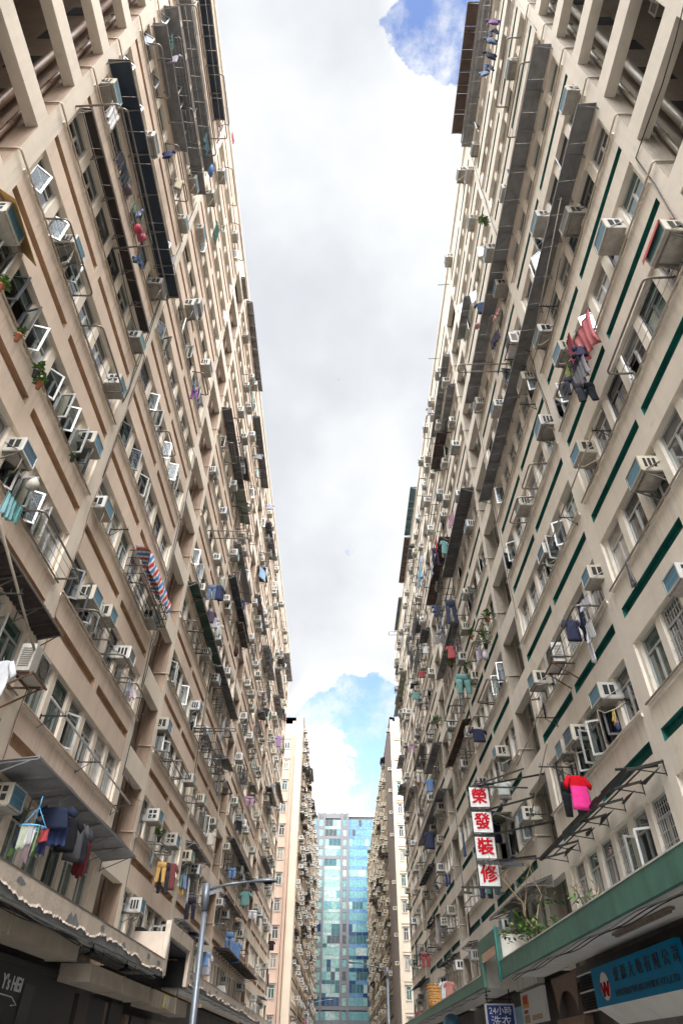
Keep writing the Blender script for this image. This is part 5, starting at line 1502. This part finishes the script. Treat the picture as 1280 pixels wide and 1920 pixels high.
gateway('L', 5.96, 'pale entrance gateway with torn paint breaking the left canopy', 26.61, 31.4, 2.3, 3.87, M_PEEL, True)
canopy('L', 5.96, 'farther peeling canopy beyond the pale gateway on the left', 31.41, 83.0, 2.36, 2.84, M_PEEL, None, True)
# canopy-top plants on the right
def shrub(x, y, z, h, label, stems, n, dead=False):
    t = thing('canopy_shrub', label, 'shrub', (x, y, z)); rs = random.Random(int(y*7)); st = MB()
    for k in range(stems):
        p = Vector((rs.uniform(-.25,.25), rs.uniform(-.4,.4), 0)); pts = [tuple(p)]; r = [.03]; d = Vector((rs.uniform(-.25,.1), rs.uniform(-.2,.2), 1))
        for j in range(7): p = p+d*h/7+Vector((rs.gauss(0,.05), rs.gauss(0,.05), 0)); pts.append(tuple(p)); r.append(.03*(1-j/8)); d = (d+Vector((rs.gauss(0,.25), rs.gauss(0,.25), .05))).normalized()
        st.tube(pts, r, 6)
        for j in range(3, 7):
            for e in range(2):
                a = Vector(pts[j]); v = Vector((rs.uniform(-.8,.4), rs.gauss(0,.6), rs.uniform(.2,.8))).normalized()*h*.3; st.tube([tuple(a), tuple(a+v*.5+Vector((0,0,.02))), tuple(a+v)], [.010,.007,.003], 4)
    obj('stem', st, mat('dry_twig', (.22,.16,.10), .8), t)
    obj('foliage', leaves_mb(n, .75, .7 if dead else h*.8, rs, .17), M_LEAF, t)
shrub(5.75, 22.4, 2.74, 2.5, 'shrub with tall bare branches growing on top of the right canopy', 3, 420, True)
shrub(5.7, 16.2, 2.74, .5, 'small leafy plant sprouting on the right canopy edge', 3, 110)
bsk = thing('rattan_basket', 'orange rattan basket on the farther right canopy', 'basket', (5.7, 46.5, 2.7)); q = MB()
for k in range(14):
    a = 2*PI*k/14; q.bar((.45*math.cos(a),.8*math.sin(a),0), (.5*math.cos(a),.85*math.sin(a),.95), .05)
for k in range(7): q.tube([((.45+.05*k/6)*math.cos(a*PI/8), (.8+.05*k/6)*math.sin(a*PI/8), .02+k*.155) for a in range(17)], .035, 5)
obj('weave', q, mat('orange_rattan', (.50,.24,.05), .7, var=.3, scale=8), bsk)

# ------------------------------------------------------------------ under the canopies
M_DUCT = mat('beige_duct', (.34,.29,.23), .6, var=.15, scale=2, streak=.1)
M_SHOPBLK = mat('black_shopfront', (.008,.008,.009), .5)
def duct(label, x0, x1, y0, y1, z0, z1, fl=()):
    t = thing('air_duct', label, 'air duct', ((x0+x1)/2, (y0+y1)/2, z0)); of = Vector(((x0+x1)/2, (y0+y1)/2, z0))
    b = MB(); b.box(x0-of.x, x1-of.x, y0-of.y, y1-of.y, 0, z1-z0); obj('body', b, M_DUCT, t)
    f = MB()
    for y in list(fl)+[y1]: f.box(x0-.02-of.x, x1+.02-of.x, y-.04-of.y, y+.04-of.y, -.02, z1-z0+.02)
    obj('flange', f, M_DUCT, t); k = MB(); k.box(x0+.03-of.x, x1-.03-of.x, y1+.042-of.y, y1+.3-of.y, .02, z1-z0-.02); obj('dark_collar', k, M_SHOPBLK, t)
    for y in (y0+.8, (y0+y1)/2+1):
        h = MB(); h.tube([((x1-.02)-of.x, y-of.y, z1-z0), ((x1-.02)-of.x, y-of.y, 2.29-z0)], .012, 4); obj('hanger_rod', h, M_STEELD, t)
duct('nearest beige air duct under the left canopy', -7.0, -6.3, 6, 18.6, 1.86, 2.20, (14.5,))
duct('second beige air duct above the dark shop doorway', -7.05, -6.25, 19.8, 26.4, 1.55, 1.92, (23.0,))
duct('farthest beige air duct carrying the yellow framed notice', -7.0, -6.3, 27.2, 33.5, 1.48, 1.95, (31.2,))
nt = thing('notice', 'notice in a yellow frame on the farthest beige duct', 'notice', (-6.28, 29.3, 1.72)); q = MB(); q.box(0,.02,-.45,.45,-.18,.18); obj('frame', q, mat('yellow_frame', (.62,.42,.04), .5), nt); q = MB(); q.box(.021,.026,-.36,.36,-.13,.13); obj('sheet', q, mat('grey_print', (.45,.45,.45), .6, var=.5, scale=14), nt)
sf = thing('small_shop', 'black shop front with chalk lettering at the lower left', 'shop front', (-7.2, 14, GZ)); q = MB(); q.box(0, .12, -12, 7.5, 0, 1.62-GZ); q.box(-.02, .16, -12, 7.5, 1.62-GZ, 1.74-GZ); obj('panel', q, M_SHOPBLK, sf)
M_CHALK = mat('chalk_white', (.55,.56,.56), .9)
lettering("Y's HEil", .36, M_CHALK, sf, (.135, 3.2, 1.29-GZ), 'L', .004)
q = MB(); q.tube([(.135, .6+3.3*t, 1.04-GZ+.05*math.sin(t*3)-(.10 if t > .9 else 0)) for t in [i/12 for i in range(11)]]+[(.135,3.7,.95-GZ),(.135,3.4,.93-GZ)], .012, 4); obj('underline', q, M_CHALK, sf)
q = MB(); q.box(.125,.15,3.9,4.5,.55-GZ,1.35-GZ); obj('grey_poster', q, mat('dark_grey_poster', (.05,.05,.055), .6), sf)
q = MB(); q.box(.0,.5,-2,6.5,.1-GZ,.42-GZ); obj('counter_box', q, mat('dull_teal_glass', (.05,.075,.07), .3), sf)
dr = thing('small_shop', 'dim shop doorway with brown posts below the second duct', 'shop front', (-7.35, 24.5, GZ)); 
for y0, y1, m in ((-2.6,-1.6,(.05,.035,.03)),(-1.4,.2,(.02,.02,.02)),(.4,.7,(.16,.10,.07)),(.9,2.4,(.03,.03,.03)),(2.6,3.1,(.18,.11,.07)),(3.3,5.5,(.025,.025,.025)),(5.8,8.5,(.12,.10,.08))):
    q = MB(); q.box(0,.14+.05*abs(y0),y0,y1,0,1.45-GZ-.2*(y0 > 2)); obj('shop_panel', q, mat('shop_panel_%d' % int(m[0]*1000), m, .6, var=.3), dr)
lm = []
for i, y in enumerate((19.4, 22.8)):
    q = MB(); q.loft([[(r*math.cos(a*PI/6), r*math.sin(a*PI/6), z) for a in range(12)] for r, z in ((.05,.16),(.06,.08),(.22,0))]); q.tube([(0,0,.15),(0,0,.24)], .015, 5)
    o = obj('canopy_lamp', q, M_STEELD, None, (-6.2, y, 2.05)); tag(o, ('nearer' if i == 0 else 'farther')+' dark bell lamp under the left canopy', 'lamp', 'bell lamps under the left canopy')

# right side shops
M_BLUES = mat('blue_shop_sign', (.0,.165,.33), .5, var=.08, spec=.1)
bs = thing('shop_sign', 'long blue shop sign with black characters and a red W emblem', 'shop sign', (6.5, 17.5, 1.17)); q = MB(); q.box(.004, .12, -2.74, 2.72, 0, .79); obj('board', q, M_BLUES, bs)
M_INK = mat('black_sign_ink', (.006,.012,.016), .5)
for i, ch in enumerate('東源大地有限公司'): lettering(ch, .30, M_INK, bs, (-.004, 18.41-.504*i-17.5, 1.685-1.17), 'R', .001, 1.2)
lettering('EASTERN WORLDWIDE CO.,LTD', .178, M_INK, bs, (-.004, 16.82-17.5, 1.35-1.17), 'R', .0, 1.42)
for r, x, m in ((1.0,.0,mat('red_emblem_rim', (.45,.03,.03), .5)), (.95,-.003,M_SIGNW)):
    q = MB(); q.face([(x, 1.82-.36*r*math.cos(a*PI/16)*.95, .375+.29*r*math.sin(a*PI/16)) for a in range(32)]); obj('emblem_disc', q, m, bs)
wq = MB(); WY = 1.82
def stroke(a, b, w=.075): 
    (y0, z0), (y1, z1) = a, b; wq.face([(-.008, WY-y0-w, z0), (-.008, WY-y0+w, z0), (-.008, WY-y1+w, z1), (-.008, WY-y1-w, z1)])
for a, b in (((-.27,.46),(-.13,.17)), ((0,.46),(-.13,.17)), ((0,.46),(.13,.17)), ((.27,.46),(.13,.17))): stroke(a, b)
obj('emblem_letter', wq, M_RED, bs)
q = MB(); q.face([(0,-2.9,-.002),(0,2.72,-.002),(.5,2.72,-.32),(.5,-2.9,-.32)]); obj('lower_slope', q, M_SOFFIT, bs)
sh = thing('small_shop', 'grey shuttered shop front beneath the blue sign', 'shop front', (7.0, 15, GZ)); q = MB()
for k in range(9): q.box(0, .1, -6+k*1.3, -4.72+k*1.3, 0, .95-GZ)
obj('panel', q, mat('grey_shutter', (.13,.13,.13), .55, var=.2), sh)
gr = thing('vent_grille', 'dark louvred grille left of the blue sign', 'grille', (6.7, 21.45, 1.18)); q = MB()
for k in range(13): q.box(.02,.06,-.6,.6,.02+k*.06,.04+k*.06)
obj('louvre', q, M_STEELD, gr); q = MB()
for z in (-.02,.40,.78): q.box(0,.05,-.72,.68,z,z+.03)
obj('frame', q, M_WHITEW, gr); q = MB(); q.box(.07,.1,-.7,.68,0,.8); obj('backing', q, M_BLACK, gr)
ar = thing('archway', 'brown arched shop entrance between the grille and the poster board', 'archway', (6.75, 23.7, GZ)); q = MB(); N = 14
for k in range(N):
    a0, a1 = PI*k/N, PI*(k+1)/N
    i0, i1 = (1.0*math.cos(a0), 2.75+.62*math.sin(a0)), (1.0*math.cos(a1), 2.75+.62*math.sin(a1))
    q.face([(0,i0[0],i0[1]),(0,i1[0],i1[1]),(0,i1[0]*1.4,3.75),(0,i0[0]*1.4,3.75)])
q.box(-.0,.25,-1.4,-1.0,0,2.75); q.box(-.0,.25,1.0,1.4,0,2.75); q.box(0,.2,-1.0,1.0,2.55,2.75); obj('surround', q, mat('brown_stone_arch', (.20,.125,.085), .6, var=.2), ar)
q = MB(); q.box(.15,.2,-1.0,1.0,0,3.5); obj('fanlight', q, mat('dark_brown_panel', (.045,.022,.016), .5), ar)
pb = thing('poster_board', 'white board with a red and yellow poster by the arch', 'poster board', (6.55, 27.1, 1.15)); q = MB(); q.box(0,.08,-1.65,1.7,0,.9); obj('board', q, M_SIGNW, pb)
for y0, y1, z0, z1, c in ((.55,1.5,.45,.82,(.55,.30,.03)),(.7,1.3,.56,.78,(.50,.03,.03)),(.75,1.4,.30,.40,(.45,.05,.04)),(.65,1.45,.04,.26,(.38,.27,.12)),(-1.1,.3,.08,.22,(.42,.30,.18))):
    q = MB(); dx = -.004-.004*(c[1] < .1); q.face([(dx,y0,z0),(dx,y1,z0),(dx,y1,z1),(dx,y0,z1)]); obj('poster', q, mat('poster_%d%d' % (int(c[0]*100), int(c[1]*100)), c, .6, var=.4, scale=9), pb)
q = MB(); q.box(6.6,6.7,29.0,32.0,1.2,1.72); o = obj('light_panel', q, mat('pale_blue_panel', (.22,.42,.58), .5, var=.2, scale=4)); tag(o, 'pale blue panel behind the blue and white laundry sign', 'panel')
ls = thing('laundry_sign', 'small dark blue sign with white lettering in a silver frame below the right canopy', 'sign', (6.0, 30, 1.05)); q = MB(); q.box(-.56,.53,-.07,.07,-.02,.78); obj('frame', q, mat('silver_frame', (.55,.55,.57), .35, .5), ls); q = MB(); q.box(-.50,.47,-.085,-.071,.03,.73); obj('panel', q, mat('navy_sign_face', (.012,.03,.20), .4), ls)
M_SW = mat('white_lettering', (.75,.77,.8), .5)
lettering('24小時', .27, M_SW, ls, (-.015, -.094, .555), 'cam', .0, 1.05); lettering('洗衣', .36, M_SW, ls, (-.015, -.094, .23), 'cam', .0, 1.05)
q = MB()
for x in (-.45, .4): q.bar((x,0,.78), (x,0,1.25), .035); q.bar((x,-.3,1.0), (x,.3,1.05), .03)
q.bar((-.5,0,.92), (.5,0,.92), .04); obj('hanger', q, M_STEELD, ls)
q = MB(); q.box(-.06,.06,-1.6,1.6,-.05,.0); q.box(-.035,.035,-1.5,1.5,-.09,-.051); o = obj('tube_lamp', q, mat('rusted_fitting', (.22,.17,.13), .7, var=.4, scale=6), None, (6.1,15.2,2.29)); tag(o, 'rusty tube light fitting under the near right canopy', 'lamp')
q = MB(); q.loft([[(r*math.cos(a*PI/8), z, r*math.sin(a*PI/8)) for a in range(16)] for r, z in ((.10,0),(.32,.12),(.42,.35),(.42,.6),(.3,.8))]); o = obj('blue_drum', q, mat('blue_plastic_film', (.10,.25,.40), .3, var=.4, scale=5), None, (5.9,42.0,1.75)); tag(o, 'translucent blue wrapped drum hung under the farther right canopy', 'drum')

# ------------------------------------------------------------------ street lamps
M_LAMP = mat('grey_blue_lamp_post', (.15,.17,.20), .4, .4, var=.1)
def lamp(label, x, y, ztop, arm, ax, sc=1., lean=0.):
    t = thing('street_lamp', label, 'street lamp', (x, y, GZ)); H = ztop-GZ
    q = MB(); q.tube([(-lean*1,0,0),(-lean*.8,0,1.2),(-lean*.2,0,H-.75)], [.12*sc,.11*sc,.085*sc], 14); obj('pole', q, M_LAMP, t)
    q = MB(); q.tube([(-lean*.2,0,H-.75),(0,0,H+.03)], .115*sc, 14); obj('collar', q, M_LAMP, t)
    q = MB(); q.tube([(0,0,H-.16),(ax*.5,0,H-.02+arm*.4),(ax,0,H+arm)], [.045*sc,.04*sc,.035*sc], 10); 
    sgn = 1 if ax > 0 else -1
    q.face([(0,-.01,H-.2),(0,-.01,H-.36),(sgn*.6,-.01,H-.14)]); q.face([(0,.01,H-.2),(0,.01,H-.36),(sgn*.6,.01,H-.14)])
    obj('arm', q, M_LAMP, t)
    q = MB(); rows = []
    for u, a, b, dz in ((0,.05,.045,0),(.12,.09,.06,.0),(.35,.155,.085,.012),(.6,.165,.09,.02),(.8,.12,.065,.02),(.88,.03,.02,.015)):
        rows.append([(ax+sgn*u*sc, a*math.cos(k*PI/7)*sc, H+arm+dz+(b if math.sin(k*PI/7) > 0 else b*.55)*math.sin(k*PI/7)*sc) for k in range(14)])
    q.loft(rows); obj('lamp_head', q, M_LAMP, t)
    q = MB(); q.loft([[(ax+sgn*u*sc, a*math.cos(k*PI/6)*sc, H+arm-.045*sc+z) for k in range(12) for z in (0,)] for u, a in ((.42,.06),(.46,.12),(.66,.12),(.72,.05))], cap=True); obj('lamp_glass', q, M_PANES[4], t)
lamp('tall grey street lamp in front of the left block', -4.38, 24, 4.5, .10, 1.45, 1., -.18)
lamp('small far street lamp in front of the far right block', 4.5, 72.5, 6.98, .35, -2.6, 1.2)
lamp('tiny far street lamp in front of the far left block', -4.4, 118, 7.1, .3, 2.6, 1.2)

# ------------------------------------------------------------------ label check: no two things share one unless grouped
for lab, os_ in list(LABELS.items()):
    if len(os_) > 1 and not os_[0].get('group'):
        for n, o in enumerate(os_): o['group'] = lab

# ------------------------------------------------------------------ sky, sun, camera
SUN_EL, SUN_DIR = math.radians(44), Vector((.06, -.85, 0)).normalized()
sd = Vector((SUN_DIR.x*math.cos(SUN_EL), SUN_DIR.y*math.cos(SUN_EL), math.sin(SUN_EL)))
CLO_LO, CLO_HI, BACK_FILL = 4.7, 5.8, 8.6
world = bpy.data.worlds.new('World'); SC.world = world; world.use_nodes = True
t = world.node_tree; L = t.links.new; bg = t.nodes['Background']; bg.inputs['Strength'].default_value = .12
sky = nd(t, 'ShaderNodeTexSky', sky_type='NISHITA', sun_disc=False); sky.sun_elevation = SUN_EL; sky.sun_rotation = math.atan2(SUN_DIR.x, SUN_DIR.y)
sky.altitude = 20; sky.air_density = 1.0; sky.dust_density = 1.0; sky.ozone_density = 4.0
tc = nd(t, 'ShaderNodeTexCoord'); V = tc.outputs['Generated']
def mth(op, a, b=None, c=None):
    n = nd(t, 'ShaderNodeMath', operation=op)
    for i, q in enumerate((a, b, c)):
        if q is None: continue
        if isinstance(q, (int, float)): n.inputs[i].default_value = q
        else: L(q, n.inputs[i])
    return n.outputs[0]
def sstep(x, a, b, lo=0., hi=1.):
    n = nd(t, 'ShaderNodeMapRange', interpolation_type='SMOOTHSTEP'); L(x, n.inputs[0])
    for i, q in ((1,a),(2,b),(3,lo),(4,hi)): n.inputs[i].default_value = q
    return n.outputs[0]
def dot(v):
    n = nd(t, 'ShaderNodeVectorMath', operation='DOT_PRODUCT'); L(V, n.inputs[0]); n.inputs[1].default_value = v; return n.outputs['Value']
def noise(sc, det, ro=.55, off=(0,0,0), warp=0.):
    mp = nd(t, 'ShaderNodeMapping'); mp.inputs['Location'].default_value = off; L(V, mp.inputs[0])
    n = nd(t, 'ShaderNodeTexNoise', Scale=sc, Detail=det, Roughness=ro, Distortion=warp); L(mp.outputs[0], n.inputs['Vector']); return n.outputs['Fac']
spv = nd(t, 'ShaderNodeSeparateXYZ'); L(V, spv.inputs[0]); V_z = spv.outputs[2]
n_edge = noise(20., 11., .60, (.3,.1,0)); n_mid = noise(7., 6., .55, (2.1,.7,0)); n_big = noise(2.4, 4., .5, (1.3,0,.4)); n_wisp = noise(13., 10., .66, (4,2,1), .1)
p1 = sstep(dot(SKY1), math.cos(math.radians(6.8)), math.cos(math.radians(1.0)))
p2 = sstep(dot(SKY2), math.cos(math.radians(8.0)), math.cos(math.radians(2.0)))
p3 = mth('MULTIPLY', sstep(dot(SKY3), math.cos(math.radians(5.2)), math.cos(math.radians(1.6)), 0, 1.0), mth('MULTIPLY', n_edge, 2.0))
patch = mth('MAXIMUM', p1, mth('MAXIMUM', mth('SUBTRACT', p2, p3), 0.))
turb = mth('ADD', mth('MULTIPLY', mth('SUBTRACT', n_edge, .5), 1.5), mth('MULTIPLY', mth('SUBTRACT', n_mid, .5), 2.2))
cov = sstep(mth('SUBTRACT', mth('ADD', turb, .62), mth('MULTIPLY', patch, 1.15)), -.05, .13)
wis = sstep(n_wisp, .40, .70, 0, .85)
cov = mth('MAXIMUM', cov, wis)
rim = mth('MULTIPLY', mth('MULTIPLY', sstep(patch, .02, .5), n_mid), 1.6)
bright = mth('ADD', sstep(mth('ADD', mth('MULTIPLY', n_big, .72), mth('MULTIPLY', n_mid, .28)), .38, .64, CLO_LO, CLO_HI), mth('ADD', rim, mth('MULTIPLY', p3, 1.9)))
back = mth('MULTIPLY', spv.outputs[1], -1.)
sky_fill = mth('ADD', 1., mth('ADD', mth('MULTIPLY', mth('MULTIPLY', sstep(back, -.04, .26), sstep(V_z, .22, .55)), BACK_FILL), mth('MULTIPLY', sstep(dot(tuple(sd)), .6, .98), 6.)))  # unseen sky behind the camera boosted as added fill light for the walls
bright = mth('MULTIPLY', bright, sky_fill)
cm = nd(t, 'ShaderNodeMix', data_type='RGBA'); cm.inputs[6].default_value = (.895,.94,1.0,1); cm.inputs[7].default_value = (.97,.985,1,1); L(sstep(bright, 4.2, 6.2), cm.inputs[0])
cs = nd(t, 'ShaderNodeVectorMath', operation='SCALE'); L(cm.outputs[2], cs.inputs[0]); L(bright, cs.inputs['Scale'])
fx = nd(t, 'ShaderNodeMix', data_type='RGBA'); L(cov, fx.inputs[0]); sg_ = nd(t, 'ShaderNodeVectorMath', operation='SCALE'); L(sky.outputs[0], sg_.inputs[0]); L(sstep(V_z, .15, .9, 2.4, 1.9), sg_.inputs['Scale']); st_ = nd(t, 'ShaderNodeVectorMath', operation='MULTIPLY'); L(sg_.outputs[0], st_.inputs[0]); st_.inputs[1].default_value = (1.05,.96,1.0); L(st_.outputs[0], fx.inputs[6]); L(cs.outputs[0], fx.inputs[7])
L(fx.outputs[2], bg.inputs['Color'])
sun = bpy.data.lights.new('sun', 'SUN'); sun.energy = 1.5; sun.angle = math.radians(16); sun.color = (1, .955, .89)
so_ = bpy.data.objects.new('sun', sun); COL.objects.link(so_); so_.rotation_euler = (-sd).to_track_quat('-Z', 'Y').to_euler()
cam = bpy.data.cameras.new('camera'); co = bpy.data.objects.new('camera', cam); COL.objects.link(co); SC.camera = co
cam.sensor_fit = 'VERTICAL'; cam.sensor_height = 36; cam.lens = CAM_F/1920*36; cam.clip_end = 3000; cam.clip_start = .1
co.matrix_world = Matrix(((*CAM_M[0], 0), (*CAM_M[1], 0), (*CAM_M[2], 0), (0,0,0,1)))
vs = SC.view_settings; SC.display_settings.display_device = 'sRGB'; vs.view_transform = 'Standard'; vs.look = 'None'; vs.gamma = 1; vs.use_curve_mapping = False; vs.exposure = .60
SC.cycles.max_bounces = 8; SC.cycles.diffuse_bounces = 5; SC.cycles.glossy_bounces = 3
